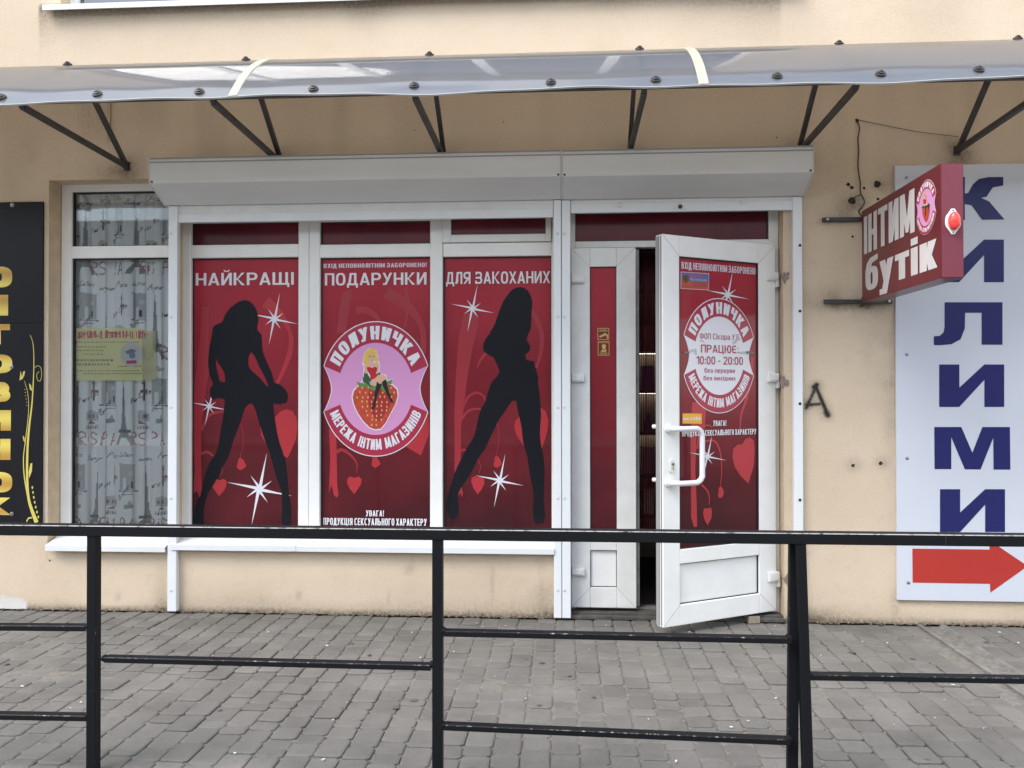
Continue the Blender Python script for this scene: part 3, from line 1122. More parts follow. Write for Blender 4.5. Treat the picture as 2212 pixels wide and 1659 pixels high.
# printed plume, swirls and hearts -- bay one
k3 = 1.0 / 6.435
art('plume_print', [zA([(80, 1640), (95, 1300), (130, 1000), (175, 600), (190, 240), (300, 240), (290, 700), (290, 1180), (245, 1420), (215, 1640)]) +
                    zB([(215, 0), (180, 350), (180, 700), (190, 1130), (160, 1250), (140, 1180), (110, 1150), (75, 1200), (90, 900), (78, 450)])], SWIRL, 0.0012)
art('swirl_print', [ribbon(zA([(1240, 1310), (1330, 1120), (1410, 900), (1437, 700), (1390, 520), (1270, 330), (1080, 170)]), [6, 9, 11, 10, 9, 16, 26])], HEART, 0.0012)
art('swirl_print', [ribbon(zB([(190, 330), (260, 150), (360, 90), (490, 70)]), [4, 6, 6, 4]), ribbon(zB([(180, 650), (250, 620), (310, 645), (360, 685)]), [5, 6, 5, 4]),
                    ribbon(zB([(718, 230), (750, 380), (745, 560), (710, 700)]), [1.5, 1.5, 1.2, 1]), ribbon(zB([(465, 830), (470, 880), (445, 940)]), [1.5, 1.5, 1])], SWIRL, 0.0012)
hearts1 = [[(1190, 145), (1260, 70), (1340, 38), (1420, 60), (1480, 150), (1495, 280), (1470, 450), (1410, 600), (1357, 703), (1300, 670), (1100, 560), (1000, 400), (985, 290), (1040, 200), (1120, 140)],
           [(680, 760), (690, 710), (720, 700), (760, 730), (798, 810), (770, 840), (720, 868), (680, 850), (665, 815)],
           [(335, 1100), (385, 990), (440, 1005), (480, 985), (525, 1010), (525, 1080), (490, 1150), (425, 1222)]]
for h in hearts1:
    art('heart_print', [zB(h)], HEART, 0.0016)
# bay three
art('plume_print', [zC([(165, 1659), (185, 1200), (215, 800), (245, 600), (290, 430), (480, 460), (470, 620), (400, 900), (330, 1300), (290, 1659)]) +
                    zD([(290, 80), (250, 340), (248, 760), (235, 1000), (275, 1200), (262, 1258), (240, 1190), (222, 1240), (200, 1100), (165, 950), (165, 500), (163, 80)])], SWIRL, 0.0012)
art('swirl_print', [ribbon(zC([(1230, 1160), (1290, 960), (1305, 760), (1260, 560), (1170, 420), (1000, 300)]), [5, 8, 10, 11, 12, 12])], SWIRL2, 0.0012)
art('swirl_print', [ribbon(zC([(290, 1659), (340, 1540), (450, 1480), (540, 1520), (570, 1600)]), [4, 5, 5, 4, 3]), ribbon(zD([(265, 230), (330, 140), (420, 100), (530, 105)]), [5, 5, 5, 4]),
                    ribbon(zC([(460, 1160), (500, 1060), (570, 970), (640, 930)]), [2, 6, 7, 7]), ribbon(zD([(722, 280), (748, 420), (735, 580), (712, 710)]), [1.5, 1.5, 1.2, 1]),
                    ribbon(zD([(470, 760), (505, 850), (485, 940)]), [1.5, 1.5, 1]), ribbon(zD([(255, 650), (280, 632), (315, 635)]), [4, 4, 4])], SWIRL, 0.0012)
hearts3 = [[(1010, 195), (1100, 150), (1200, 130), (1300, 85), (1360, 130), (1392, 250), (1380, 380), (1345, 500), (1305, 620), (1200, 610), (1065, 575), (970, 440), (945, 340), (955, 260)],
           [(690, 770), (690, 725), (718, 712), (750, 735), (785, 820), (760, 845), (715, 870), (680, 850), (675, 815)],
           [(383, 1050), (390, 1000), (425, 980), (470, 990), (520, 980), (553, 1010), (553, 1080), (520, 1150), (467, 1215), (410, 1130)]]
for h in hearts3:
    art('heart_print', [zD(h)], HEART, 0.0016)
# middle bay
art('swirl_print', [ribbon(zE([(900, 500), (1150, 660), (1300, 830), (1380, 1020), (1385, 1300)]), [26, 22, 14, 13, 11])], SWIRL, 0.0012)
art('swirl_print', [ribbon(zE([(500, 740), (620, 730), (740, 790), (810, 870)]), [16, 14, 12, 8]), ribbon(zE([(1150, 430), (1180, 620), (1170, 800), (1130, 980)]), [8, 8, 5, 3]),
                    ribbon(zF([(205, 830), (270, 805), (370, 870), (430, 960), (425, 1060)]), [8, 7, 5, 3, 1])], SWIRL, 0.0014)
art('plume_print', [zF([(125, 570), (205, 640), (212, 1000), (215, 1180), (230, 1290), (212, 1325), (180, 1300), (165, 1230), (150, 1190), (125, 1280), (140, 900)])], HEART, 0.0012)
art('plume_print', [zE([(250, 1030), (290, 700), (330, 500), (460, 450), (420, 700), (370, 1030)])], SWIRL2, 0.0012)
for h in ([(960, 770), (1210, 400), (1215, 640), (1128, 866)], [(600, 885), (650, 885), (690, 960), (660, 985), (625, 1002), (590, 975)],
          [(323, 1165), (325, 1120), (355, 1093), (403, 1110), (450, 1093), (483, 1125), (475, 1180), (402, 1288), (350, 1225)]):
    art('heart_print', [zF(h)], HEART, 0.0016)

sil1 = zA([(800, 147), (860, 165), (905, 205), (940, 255), (965, 320), (980, 390), (975, 460), (962, 520), (968, 565), (1000, 600), (1028, 632), (1022, 665), (1032, 710), (1028, 800),
           (1045, 880), (1075, 960), (1110, 1040), (1145, 1110), (1175, 1190), (1195, 1270), (1200, 1300), (1250, 1308), (1300, 1335), (1350, 1385), (1385, 1440), (1390, 1500), (1375, 1560),
           (1345, 1588), (1300, 1575), (1290, 1612), (1265, 1590), (1225, 1592), (1190, 1575), (1187, 1630)])
sil1 += zB([(1170, 70), (1190, 200), (1215, 360), (1250, 500), (1290, 610), (1320, 720), (1340, 830), (1352, 950), (1360, 1080), (1370, 1190), (1395, 1300), (1408, 1430), (1400, 1560), (1385, 1640), (1290, 1640),
            (1275, 1540), (1285, 1400), (1285, 1250), (1270, 1130), (1220, 1010), (1185, 900), (1150, 760), (1110, 620), (1060, 490), (1010, 350), (960, 190), (930, 80)])
sil1 += zA([(905, 1595), (890, 1583), (850, 1590), (810, 1620), (790, 1655)])
sil1 += zB([(745, 100), (720, 200), (665, 340), (610, 480), (565, 650), (500, 770), (450, 860), (410, 960), (360, 1050), (300, 1140), (265, 1200), (235, 1310), (215, 1400), (210, 1500), (218, 1640), (100, 1640),
            (82, 1540), (95, 1420), (120, 1310), (170, 1225), (195, 1130), (215, 1030), (240, 920), (275, 810), (340, 700), (390, 630), (420, 520), (440, 380), (460, 260), (480, 130), (490, 60)])
sil1 += zA([(515, 1550), (505, 1525), (440, 1510), (390, 1510), (380, 1528), (350, 1528), (320, 1500), (305, 1430), (315, 1370), (350, 1325), (350, 1300), (320, 1240), (295, 1150), (283, 1050), (285, 940),
            (300, 820), (320, 700), (340, 600), (345, 540), (370, 500), (420, 475), (460, 465), (490, 430), (505, 380), (545, 310), (590, 255), (660, 200), (730, 160)])
hole1 = [zA([(405, 960), (425, 1030), (460, 1075), (500, 1140), (515, 1200), (520, 1285), (500, 1288), (440, 1270), (420, 1180), (400, 1100), (388, 1040)]),
         zA([(883, 868), (925, 920), (965, 1000), (990, 1070), (1040, 1160), (1085, 1250), (1115, 1320), (1110, 1360), (1060, 1300), (990, 1220), (900, 1140), (855, 1090), (840, 1050), (840, 950), (860, 895)])]
art('silhouette_print', [sil1], BLACKPR, 0.0024, hole1)
sil2 = zC([(1015, 100), (1070, 110), (1115, 140), (1150, 190), (1175, 255), (1180, 310), (1172, 420), (1168, 520), (1163, 610), (1150, 680), (1135, 690), (1120, 740), (1103, 795), (1130, 825), (1152, 870),
           (1153, 910), (1135, 950), (1090, 975), (1092, 1010), (1100, 1050), (1140, 1060), (1195, 1068), (1212, 1068), (1203, 1085), (1200, 1105), (1220, 1150), (1235, 1200), (1245, 1250), (1268, 1285),
           (1250, 1320), (1262, 1400), (1275, 1500), (1285, 1600)])
sil2 += zD([(1290, 90), (1295, 180), (1290, 260), (1285, 330), (1280, 420), (1290, 530), (1305, 620), (1325, 720), (1335, 830), (1340, 950), (1335, 1080), (1330, 1200), (1328, 1310), (1335, 1400), (1350, 1455),
            (1355, 1490), (1340, 1530), (1322, 1585), (1240, 1600), (1215, 1580), (1200, 1540), (1190, 1480), (1185, 1410), (1178, 1385), (1195, 1340), (1200, 1250), (1190, 1150), (1165, 1040), (1145, 930),
            (1130, 830), (1115, 720), (1085, 620), (1062, 540), (1050, 440), (1040, 340), (1015, 220), (990, 110)])
sil2 += zC([(982, 1650), (970, 1585), (915, 1583), (870, 1650)])
sil2 += zD([(850, 90), (800, 160), (730, 265), (690, 350), (640, 450), (590, 560), (550, 640), (500, 700), (460, 770), (420, 860), (380, 930), (320, 1020), (260, 1110), (225, 1180), (205, 1230), (202, 1290),
            (215, 1360), (222, 1420), (215, 1480), (200, 1510), (175, 1530), (142, 1530), (140, 1583), (125, 1583), (125, 1530), (95, 1525), (85, 1470), (60, 1420), (60, 1290), (75, 1250), (95, 1180), (130, 1060),
            (170, 930), (210, 840), (250, 750), (300, 660), (360, 560), (420, 460), (445, 370), (470, 250), (490, 160), (515, 90)])
sil2 += zC([(545, 1640), (580, 1560), (610, 1450), (640, 1360), (680, 1310), (720, 1270), (755, 1205), (735, 1150), (700, 1070), (675, 1020), (620, 990), (555, 950), (537, 910), (540, 850), (565, 790),
            (600, 735), (635, 705), (622, 700), (650, 660), (690, 590), (720, 500), (745, 430), (770, 360), (800, 290), (850, 215), (900, 150), (960, 112)])
art('silhouette_print', [sil2], BLACKPR, 0.0024)
for c, L in (((592.9, 689), 58), ((452.3, 877.5), 44), ((560.2, 1056.3), 80), ((1020.7, 666.3), 53), ((1079.4, 1038), 59)):
    flat('sparkle_print', SP, [sparkle(SP, c, L)], WHITEP, sw, 0.0020)


def line(text, x0, y0, x1, y1, m, off=0.003, plane=None, par=None, name='lettering', **kw):
    """a line of print between picture columns x0..x1, rows y0 (head) .. y1 (foot)"""
    P = plane or SP
    a, b = P.px(x0, y1), P.px(x1, y0)
    return flat(name, P, text_box(text, a[0], a[1], b[0], b[1], **kw), m, par or sw, off)


line('НАЙКРАЩІ', 423.3, 588, 635, 617, WHITEP, **BOLD)
line('ПОДАРУНКИ', 702, 588.3, 921.5, 616.8, WHITEP, **BOLD)
line('ДЛЯ ЗАКОХАНИХ', 963.7, 585.7, 1188, 613.7, WHITEP, **BOLD)
line('ВХІД НЕПОВНОЛІТНІМ ЗАБОРОНЕНО!', 699.3, 567.6, 922, 579.2, LILACW, **IMPACT)
line('УВАГА!', 790.5, 1102.5, 829.6, 1115, WHITEP, **IMPACT)
line('ПРОДУКЦІЯ СЕКСУАЛЬНОГО ХАРАКТЕРУ', 698.7, 1120.5, 922, 1133.5, WHITEP, **IMPACT)


def emblem(P, cx, cy, rx, ry, par, off, centre, figure=None, arcs=True):
    """round badge with two lettered bands and a waist; sizes in metres on plane P"""
    k = 0.943
    ang = 20.0

    def outline(g):
        o = []
        a = ang
        o += [(cx + (rx + g) * math.cos(rad(t)), cy + (ry + g) * math.sin(rad(t))) for t in np.linspace(a, 180 - a, 30)]
        xw = rx * 0.80 + g
        ys = np.linspace(math.sin(rad(a)), -math.sin(rad(a)), 12)
        xe = (rx + g) * math.cos(rad(a))
        for y in ys[1:-1]:
            s = (y / ys[0]) ** 2
            o.append((cx - (xw + (xe - xw) * s ** 0.8), cy + y * (ry + g)))
        o += [(cx + (rx + g) * math.cos(rad(t)), cy + (ry + g) * math.sin(rad(t))) for t in np.linspace(180 + a, 360 - a, 30)]
        for y in ys[::-1][1:-1]:
            s = (y / ys[0]) ** 2
            o.append((cx + (xw + (xe - xw) * s ** 0.8), cy + y * (ry + g)))
        return o
    e = flat('emblem', P, [outline(0.0)], WHITEP, par, off)
    flat('emblem_field', P, [outline(-rx * 0.017)], centre, par, off + 0.0007)
    bands = []
    for a, b in ((ang, 180 - ang), (180 + ang, 360 - ang)):
        o = [(cx + rx * 0.982 * math.cos(rad(t)), cy + ry * 0.985 * math.sin(rad(t))) for t in np.linspace(a, b, 30)]
        o += [(cx + rx * 0.675 * math.cos(rad(t)), cy + ry * 0.68 * math.sin(rad(t))) for t in np.linspace(b, a, 30)]
        bands.append(o)
    for q in bands:
        flat('emblem_band', P, [q], CRIMSON, par, off + 0.0014)
    T1 = text_arc('ПОЛУНИЧКА', cx, cy, rx * 0.72, ry * 0.73, rx * 0.925, ry * 0.93, 153, 27, t=0.25, b=0.18, gap=0.17, W=0.60)
    T2 = text_arc('МЕРЕЖА ІНТИМ МАГАЗИНІВ', cx, cy, rx * 0.90, ry * 0.90, rx * 0.735, ry * 0.74, 204, 336, t=0.22, b=0.16, gap=0.10, W=0.56, space=0.4)
    for T in (T1, T2):
        flat('emblem_lettering', P, T, WHITEP, par, off + 0.0021)
    return e


STRAW = mat('strawberry_red_print', (0.50, 0.065, 0.035), 0.3, var=(30, 0.25))
STRAWD = mat('strawberry_deep_red_print', (0.36, 0.025, 0.03), 0.3)
SEED = mat('seed_yellow_print', (0.75, 0.42, 0.10), 0.3)
LEAFG = mat('leaf_green_print', (0.10, 0.26, 0.07), 0.3)
LEAFD = mat('dark_green_print', (0.03, 0.10, 0.035), 0.3)
SKIN = mat('skin_tone_print', (0.68, 0.40, 0.28), 0.3)
HAIR = mat('blonde_print', (0.70, 0.46, 0.07), 0.3)
DRESS = mat('dress_red_print', (0.45, 0.02, 0.025), 0.3)
LINEB = mat('drawn_black_print', (0.012, 0.012, 0.014), 0.3)
HALO = mat('white_halo_print', (0.78, 0.76, 0.78), 0.3)

ec = SP.px(811.6, 840)
r1 = SP.px(932.6, 693)
emblem(SP, ec[0], ec[1], r1[0] - ec[0], r1[1] - ec[1], sw, 0.0030, PINK)


def fruit(P, mapE, mapF, par, off):
    A = lambda pts: pxp(P, mapE(pts))
    B = lambda pts: pxp(P, mapF(pts))
    berry = [(440, 120), (400, 165), (385, 230), (400, 310), (440, 400), (500, 490), (570, 560), (630, 582), (690, 575), (745, 510), (800, 400), (850, 310), (875, 220), (865, 150), (820, 105), (760, 85), (640, 95), (520, 100)]
    cen = (640, 320)
    grow = lambda pts, k: [(cen[0] + (x - cen[0]) * k, cen[1] + (y - cen[1]) * k) for x, y in pts]
    halo_body = [(700, 1225), (770, 1255), (795, 1330), (805, 1400), (820, 1440), (815, 1550), (900, 1580), (915, 1650), (985, 1625), (975, 1670), (560, 1675), (595, 1640), (605, 1480), (585, 1430), (600, 1395), (605, 1320), (640, 1255)]
    flat('emblem_halo', P, [B(grow(berry, 1.05)), A(halo_body)], HALO, par, off)
    flat('strawberry_print', P, [B(berry)], STRAW, par, off + 0.0006)
    flat('strawberry_shade_print', P, [B([(600, 110), (760, 110), (820, 200), (790, 330), (720, 440), (660, 500), (600, 420), (560, 300), (560, 180)])], STRAWD, par, off + 0.0010)
    seeds = []
    r = random.Random(3)
    for row in range(9):
        y = 130 + row * 50
        half = 215 - max(0, row - 2) * 28
        cnt = max(2, 7 - max(0, row - 3))
        for i in range(cnt):
            x = 635 + (-1 + 2 * (i + 0.5 * (row % 2)) / cnt) * half + r.uniform(-8, 8)
            seeds.append(B(ellipse(x + 12, y + r.uniform(-6, 6), 8.5, 13, 8)))
    flat('seed_print', P, seeds, SEED, par, off + 0.0014)['kind'] = 'stuff'
    flat('leaf_print', P, [B([(425, 60), (470, 78), (530, 85), (600, 110), (640, 95), (720, 80), (760, 62), (815, 35), (805, 90), (755, 95), (810, 190), (730, 175), (690, 130), (640, 160), (590, 155), (560, 120), (500, 120), (455, 115)])],
         LEAFG, par, off + 0.0018)
    flat('cloak_print', P, [A([(620, 1520), (655, 1560), (700, 1640), (790, 1560), (820, 1545), (830, 1570), (760, 1640), (700, 1668), (640, 1668), (605, 1640), (610, 1570)]),
                            B([(500, 10), (560, 60), (600, 130), (560, 100), (495, 60)])], LEAFD, par, off + 0.0021)
    flat('figure_skin_print', P, [A([(675, 1300), (745, 1300), (750, 1350), (735, 1395), (712, 1410), (690, 1395), (672, 1350)]), A([(695, 1395), (730, 1395), (740, 1425), (795, 1415), (808, 1450), (800, 1560), (780, 1560), (778, 1480),
                                 (650, 1480), (655, 1560), (625, 1560), (612, 1450), (625, 1415), (680, 1425)]),
                                 A([(720, 1630), (800, 1580), (860, 1570), (895, 1600), (900, 1650), (850, 1660), (790, 1650)]), B([(590, 30), (650, 25), (680, 15), (712, 40), (705, 80), (660, 85), (640, 110), (600, 105), (585, 70)])],
         SKIN, par, off + 0.0025)
    flat('dress_print', P, [A([(645, 1480), (680, 1475), (712, 1490), (750, 1475), (785, 1485), (780, 1520), (765, 1560), (800, 1575), (760, 1620), (720, 1640), (700, 1650), (690, 1580), (660, 1530)])], DRESS, par, off + 0.0029)
    flat('hair_print', P, [A([(700, 1230), (750, 1245), (775, 1290), (780, 1340), (800, 1380), (780, 1415), (745, 1400), (750, 1350), (738, 1305), (715, 1290), (680, 1310), (670, 1350), (680, 1400), (655, 1455), (635, 1420),
                              (600, 1430), (610, 1390), (612, 1330), (640, 1265)])], HAIR, par, off + 0.0033)
    for q in (A([(680, 1335), (700, 1332), (698, 1342), (682, 1345)]), A([(722, 1332), (742, 1335), (740, 1345), (724, 1342)]), A([(700, 1384), (725, 1384), (714, 1393)])):
        flat('face_print', P, [q], LINEB, par, off + 0.0036)
    flat('boot_print', P, [B([(650, 62), (680, 90), (705, 80), (690, 130), (660, 190), (640, 270), (630, 330), (605, 378), (595, 360), (600, 320), (620, 260), (625, 190), (640, 120)]),
                           B([(706, 65), (735, 45), (752, 38), (762, 100), (785, 180), (800, 230), (830, 285), (828, 298), (800, 285), (775, 230), (740, 160), (715, 110)])], LINEB, par, off + 0.0033)


fruit(SP, zE, zF, sw, 0.0052)

# ---- the doorway: frame, transom pane, narrow fixed leaf, threshold
DF = 0.11
f = MB()
dz1 = zD1 - 0.003
tT, tB = fz(457, DF, 1450), fz(519, DF, 1450)
xg0, xg1 = fx(1243, DF), fx(1662, DF)
xj1 = xD1 - 0.002
hB = fz(535, DF, 1300)
f.box(xD0 + 0.002, xg0, DF, DF + 0.07, 0.03, dz1)
f.box(xg1, xj1, DF, DF + 0.07, 0.03, dz1)
f.box(xg0, xg1, DF, DF + 0.07, tT, dz1)
f.box(xg0, xg1, DF, DF + 0.07, hB, tB)
df = f.build('door_frame', PVCD, bld, bevel=0.004)
gs = MB()
gasket(gs, xg0, xg1, tB, tT, DF + 0.02, 0.007)
gs.build('gasket', GASKET, df)
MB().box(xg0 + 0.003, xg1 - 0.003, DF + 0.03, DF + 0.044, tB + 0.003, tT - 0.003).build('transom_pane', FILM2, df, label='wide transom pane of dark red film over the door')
th = MB()
th.box(xD0 + 0.002, xj1, 0.02, 0.26, 0.0, 0.034)
th.box(xD0 + 0.002, xj1, -0.02, 0.018, 0.0, 0.022)
th.build('threshold', mat('dirty_concrete', (0.075, 0.068, 0.06), 0.9, var=(18, 0.4), bump=(80, 0.5)), bld, bevel=0.004)
MB().box(xg0, xg1, DF + 0.004, DF + 0.06, 0.035, 0.052).build('threshold_strip', mat('worn_aluminium', (0.3, 0.29, 0.28), 0.5, metal=0.6, var=(20, 0.3)), bld)

NF = 0.055                                    # face of the narrow leaf
n0, n1 = fx(1233.5, NF), fx(1374, NF)
nz0, nz1 = fz(1313, NF, 1300), fz(535, NF, 1300)
p0, p1 = fx(1274.6, NF), fx(1332, NF)
pz1, pz0 = fz(576, NF, 1300), fz(1150, NF, 1300)
q1, q0 = fz(1189, NF, 1300), fz(1269, NF, 1300)
f = MB()
f.box(n0, p0, NF, NF + 0.06, nz0, nz1)
f.box(p1, n1, NF, NF + 0.06, nz0, nz1)
f.box(p0, p1, NF + 0.0005, NF + 0.0595, pz1, nz1)
f.box(p0, p1, NF + 0.0005, NF + 0.0595, q1, pz0)
f.box(p0, p1, NF + 0.0005, NF + 0.0595, nz0, q0)
nl = f.build('narrow_door_leaf', PVCD, bld, bevel=0.005)
MB().box(p0, p1, NF + 0.02, NF + 0.035, q0, q1).build('lower_panel', PVC, nl)
MB().box(p0, p1, NF + 0.015, NF + 0.03, pz0, pz1).build('pane', FILM, nl, label='tall narrow pane of red film')
gs = MB()
gasket(gs, p0, p1, pz0, pz1, NF + 0.008, 0.005)
gasket(gs, p0, p1, q0, q1, NF + 0.012, 0.004)
gs.build('gasket', GASKET, nl)
for (xa, za, xb, zb_) in ((n0, nz1, p0, pz1), (n1, nz1, p1, pz1), (n0, nz0, p0, q0), (n1, nz0, p1, q0)):
    MB().bar((xa, NF - 0.0002, za), (xb, NF - 0.0002, zb_), 0.0022, 0.0008, (0, 1, 0)).build('corner_joint', mat('joint_line', (0.35, 0.34, 0.33), 0.7), nl)
for y0, y1 in ((595, 611), (808, 825), (1227, 1243)):
    h = MB()
    z1, z0 = fz(y0, 0.04, 1250), fz(y1, 0.04, 1250)
    h.box(fx(1235, 0.035), fx(1262, 0.035), 0.030, NF - 0.0005, z0, z1)
    h.box(fx(1235, 0.030), fx(1258, 0.030), 0.024, 0.030, z0 + 0.008, z1 - 0.008)
    h.build('hinge', PVCD, nl, bevel=0.006)
MB().box(n1 + 0.0006, n1 + 0.022, NF + 0.028, NF + 0.058, nz0 + 0.01, nz1 - 0.01).build('edge_strip', mat('grubby_grey_seal', (0.28, 0.275, 0.26), 0.6, var=(12, 0.3)), nl)
# stickers on the narrow leaf
NP = wallplane(NF + 0.015)
STK = mat('maroon_sticker', (0.13, 0.012, 0.018), 0.35)
GOLD = mat('gold_print', (0.62, 0.40, 0.10), 0.35)
z5 = zoomer(1344, 1008, 1.6458)
for (x0, y0, x1, y1) in ((1660, 467, 1735, 542), (1662, 552, 1737, 645)):
    flat('security_sticker', NP, [pxp(NP, z5([(x0, y0), (x1, y0), (x1, y1), (x0, y1)]))], GOLD, nl, 0.0008)
    flat('sticker_ground', NP, [pxp(NP, z5([(x0 + 4, y0 + 4), (x1 - 4, y0 + 4), (x1 - 4, y1 - 4), (x0 + 4, y1 - 4)]))], STK, nl, 0.0014)
pic = [[(1668, 520), (1712, 498), (1722, 510), (1678, 530)], [(1712, 510), (1728, 508), (1728, 534), (1720, 534), (1718, 518)], [(1675, 477), (1720, 477), (1720, 480), (1675, 480)], [(1668, 484), (1728, 484), (1728, 488), (1668, 488)],
       [(1687, 578), (1700, 570), (1716, 578), (1714, 584), (1712, 600), (1700, 606), (1690, 600), (1688, 584)], [(1680, 622), (1690, 606), (1700, 610), (1716, 604), (1718, 618), (1710, 622)], [(1668, 561), (1730, 561), (1730, 564), (1668, 564)],
       [(1674, 627), (1726, 627), (1726, 630), (1674, 630)], [(1678, 634), (1722, 634), (1722, 637), (1678, 637)]]
flat('sticker_picture', NP, [pxp(NP, z5(p)) for p in pic], GOLD, nl, 0.0020)

# ---- the open door leaf, hinged at the right
HX, HY = 1.336, 0.06
FXX, FYY = 0.571, -0.38
duv = Vector((HX - FXX, HY - FYY, 0)).normalized()          # across, from the free edge to the hinge edge
dorg = Vector((FXX, FYY, 0))
DP = Plane(dorg, duv, (0, 0, 1))                            # outer face; n points to the street
DW = (Vector((HX, HY, 0)) - dorg).length
dz0, dz1_ = 0.055, 2.385


def dxf(p):                                                 # (across, depth behind the face, height)
    return DP.to3(p.x, p.z, -p.y)


gu0 = DP.px(1468, 800)[0]
gu1 = DP.px(1639.7, 800)[0]
gv1 = DP.px(1555, 561)[1]
gv0 = DP.px(1545, 1179)[1]
lv1 = DP.px(1545, 1210)[1]
lv0 = DP.px(1545, 1296)[1]
f = MB(dxf)
f.box(0, gu0, 0, 0.065, dz0, dz1_)
f.box(gu1, DW, 0, 0.065, dz0, dz1_)
f.box(gu0, gu1, 0.0005, 0.0645, gv1, dz1_)
f.box(gu0, gu1, 0.0005, 0.0645, lv1, gv0)
f.box(gu0, gu1, 0.0005, 0.0645, dz0, lv0)
od = f.build('open_door_leaf', PVC, bld, bevel=0.005)
eg = MB(dxf)
eg.box(-0.006, -0.0005, 0.030, 0.060, dz0 + 0.01, dz1_ - 0.01)
eg.box(-0.007, -0.0005, 0.008, 0.014, dz0 + 0.01, dz1_ - 0.01)
eg.build('edge_seal', mat('grey_seal', (0.30, 0.30, 0.30), 0.6), od)
MB(dxf).box(gu0, gu1, 0.022, 0.037, lv0, lv1).build('lower_panel', PVC, od)
MB(dxf).box(gu0, gu1, 0.016, 0.032, gv0, gv1).build('pane', FILM, od, label='tall pane of red film with opening hours')
gs = MB(dxf)
gasket(gs, gu0, gu1, gv0, gv1, 0.006, 0.006)
gasket(gs, gu0, gu1, lv0, lv1, 0.014, 0.005)
gs.build('gasket', GASKET, od)
for (xa, za, xb, zb_) in ((0, dz1_, gu0, gv1), (DW, dz1_, gu1, gv1), (0, dz0, gu0, lv0), (DW, dz0, gu1, lv0)):
    MB(dxf).bar((xa, -0.0002, za), (xb, -0.0002, zb_), 0.0022, 0.0008, (0, 1, 0)).build('corner_joint', MATS['joint_line'], od)
# handle: two feet on the stile, arms out across the glass, a bar down
hv1, hv0 = DP.px(1445, 926)[1], DP.px(1446, 1043)[1]
hu = DP.px(1443, 926)[0]
hu2 = Plane(dorg + DP.n * 0.07, duv, (0, 0, 1)).px(1517, 985)[0]
hd = MB(dxf)
pts = [(hu, -0.002, hv1), (hu + 0.01, -0.035, hv1)]
R_ = 0.05
pts += [(hu + 0.05, -0.065, hv1), (hu2 - R_, -0.07, hv1)]
pts += [(hu2 - R_ + R_ * math.sin(a), -0.07, hv1 - R_ + R_ * math.cos(a)) for a in np.linspace(0.3, math.pi / 2, 6)]
pts += [(hu2 - R_ + R_ * math.cos(a), -0.07, hv0 + R_ - R_ * math.sin(a)) for a in np.linspace(0, math.pi / 2 - 0.3, 6)]
pts += [(hu2 - R_, -0.07, hv0), (hu + 0.05, -0.065, hv0), (hu + 0.01, -0.035, hv0), (hu, -0.002, hv0)]
hd.tube(smoothpts(pts, 3), 0.0165, 12)
for v in (hv1, hv0):
    hd.lathe((hu, 0, v), (0, -1, 0), [(-0.001, 0.026), (0.008, 0.026), (0.010, 0.022), (0.02, 0.022)], 16)
hd.build('handle', mat('white_enamel', (0.74, 0.75, 0.76), 0.28), od, smooth=True)
cu_, cv_ = DP.px(1450.5, 1006.5)
lk = MB(dxf)
pf = []
for a in range(0, 360, 20):
    ca_, sa_ = math.cos(rad(a)), math.sin(rad(a))
    pf.append((cu_ + 0.018 * ca_, cv_ + 0.018 * sa_ + (0.022 if sa_ > 0 else -0.022)))
n_ = len(pf)
lk.add([(x, 0.0, z) for x, z in pf] + [(x, -0.010, z) for x, z in pf], [tuple(range(n_)), tuple(range(n_, 2 * n_))] + [(i, (i + 1) % n_, (i + 1) % n_ + n_, i + n_) for i in range(n_)])
lp = lk.build('lock_plate', mat('cream_plate', (0.70, 0.68, 0.60), 0.4), od, bevel=0.002)
MB(dxf).lathe((cu_ + 0.003, -0.0105, cv_ + 0.012), (0, -1, 0), [(0, 0.0095), (0.004, 0.0095), (0.005, 0.007)], 14).build('lock_cylinder', SCREW, od, smooth=True)
flat('keyhole', DP, [ellipse(cu_ + 0.003, cv_ + 0.012, 0.003, 0.006, 10), ellipse(cu_ + 0.001, cv_ - 0.014, 0.003, 0.012, 10)], GASKET, od, 0.0165)
kn = MB(dxf)
for v in (hv1 + 0.01, hv0 + 0.012):
    kn.lathe((0.010, 0.072, v), (-0.5, 1, 0), [(0, 0.010), (0.012, 0.014), (0.026, 0.013), (0.030, 0.006)], 12)
kn.build('inner_handle_knob', MATS['white_enamel'], od, smooth=True)
for k, (y0, y1) in enumerate(((588, 606), (806, 825), (1235, 1255))):
    vv1, vv0 = DP.px(1666, y0)[1], DP.px(1666, y1)[1]
    h = MB(dxf)
    h.box(DW - 0.075, DW + 0.008, -0.022, -0.0005, vv0, vv1)
    h.box(DW - 0.068, DW + 0.004, -0.027, -0.022, vv0 + 0.008, vv1 - 0.008)
    h.box(DW - 0.002, DW + 0.018, -0.018, 0.012, vv0 - 0.04, vv0 + 0.004)
    h.build('hinge', PVCD, od, bevel=0.005, label='hinge block at the door edge')
# prints on the open door
DPG = Plane(DP.to3(0, 0, -0.016), duv, (0, 0, 1))
zG, zH = zoomer(2580, 900, 2.0733), zoomer(2580, 1640, 1.975)


def dart(name, pts, m, off):
    if len(pts) > 1 and name in ('swirl_print', 'tape_residue'):
        return [dart(name, [q], m, off + 0.00007 * k) for k, q in enumerate(pts)]
    return flat(name, DPG, [pxp(DPG, p) for p in pts], m, od, off)


def dline(text, q, zf, m, off=0.003, **kw):
    """q = (x0, y_foot0, x1, y_head1) in enlargement coordinates, taken at left foot and right head"""
    (a, b) = zf([(q[0], q[1]), (q[2], q[3])])
    u0, v0 = DPG.px(*a)
    u1, v1 = DPG.px(*b)
    return flat('lettering', DPG, text_box(text, u0, v0, u1, v1, **kw), m, od, off)


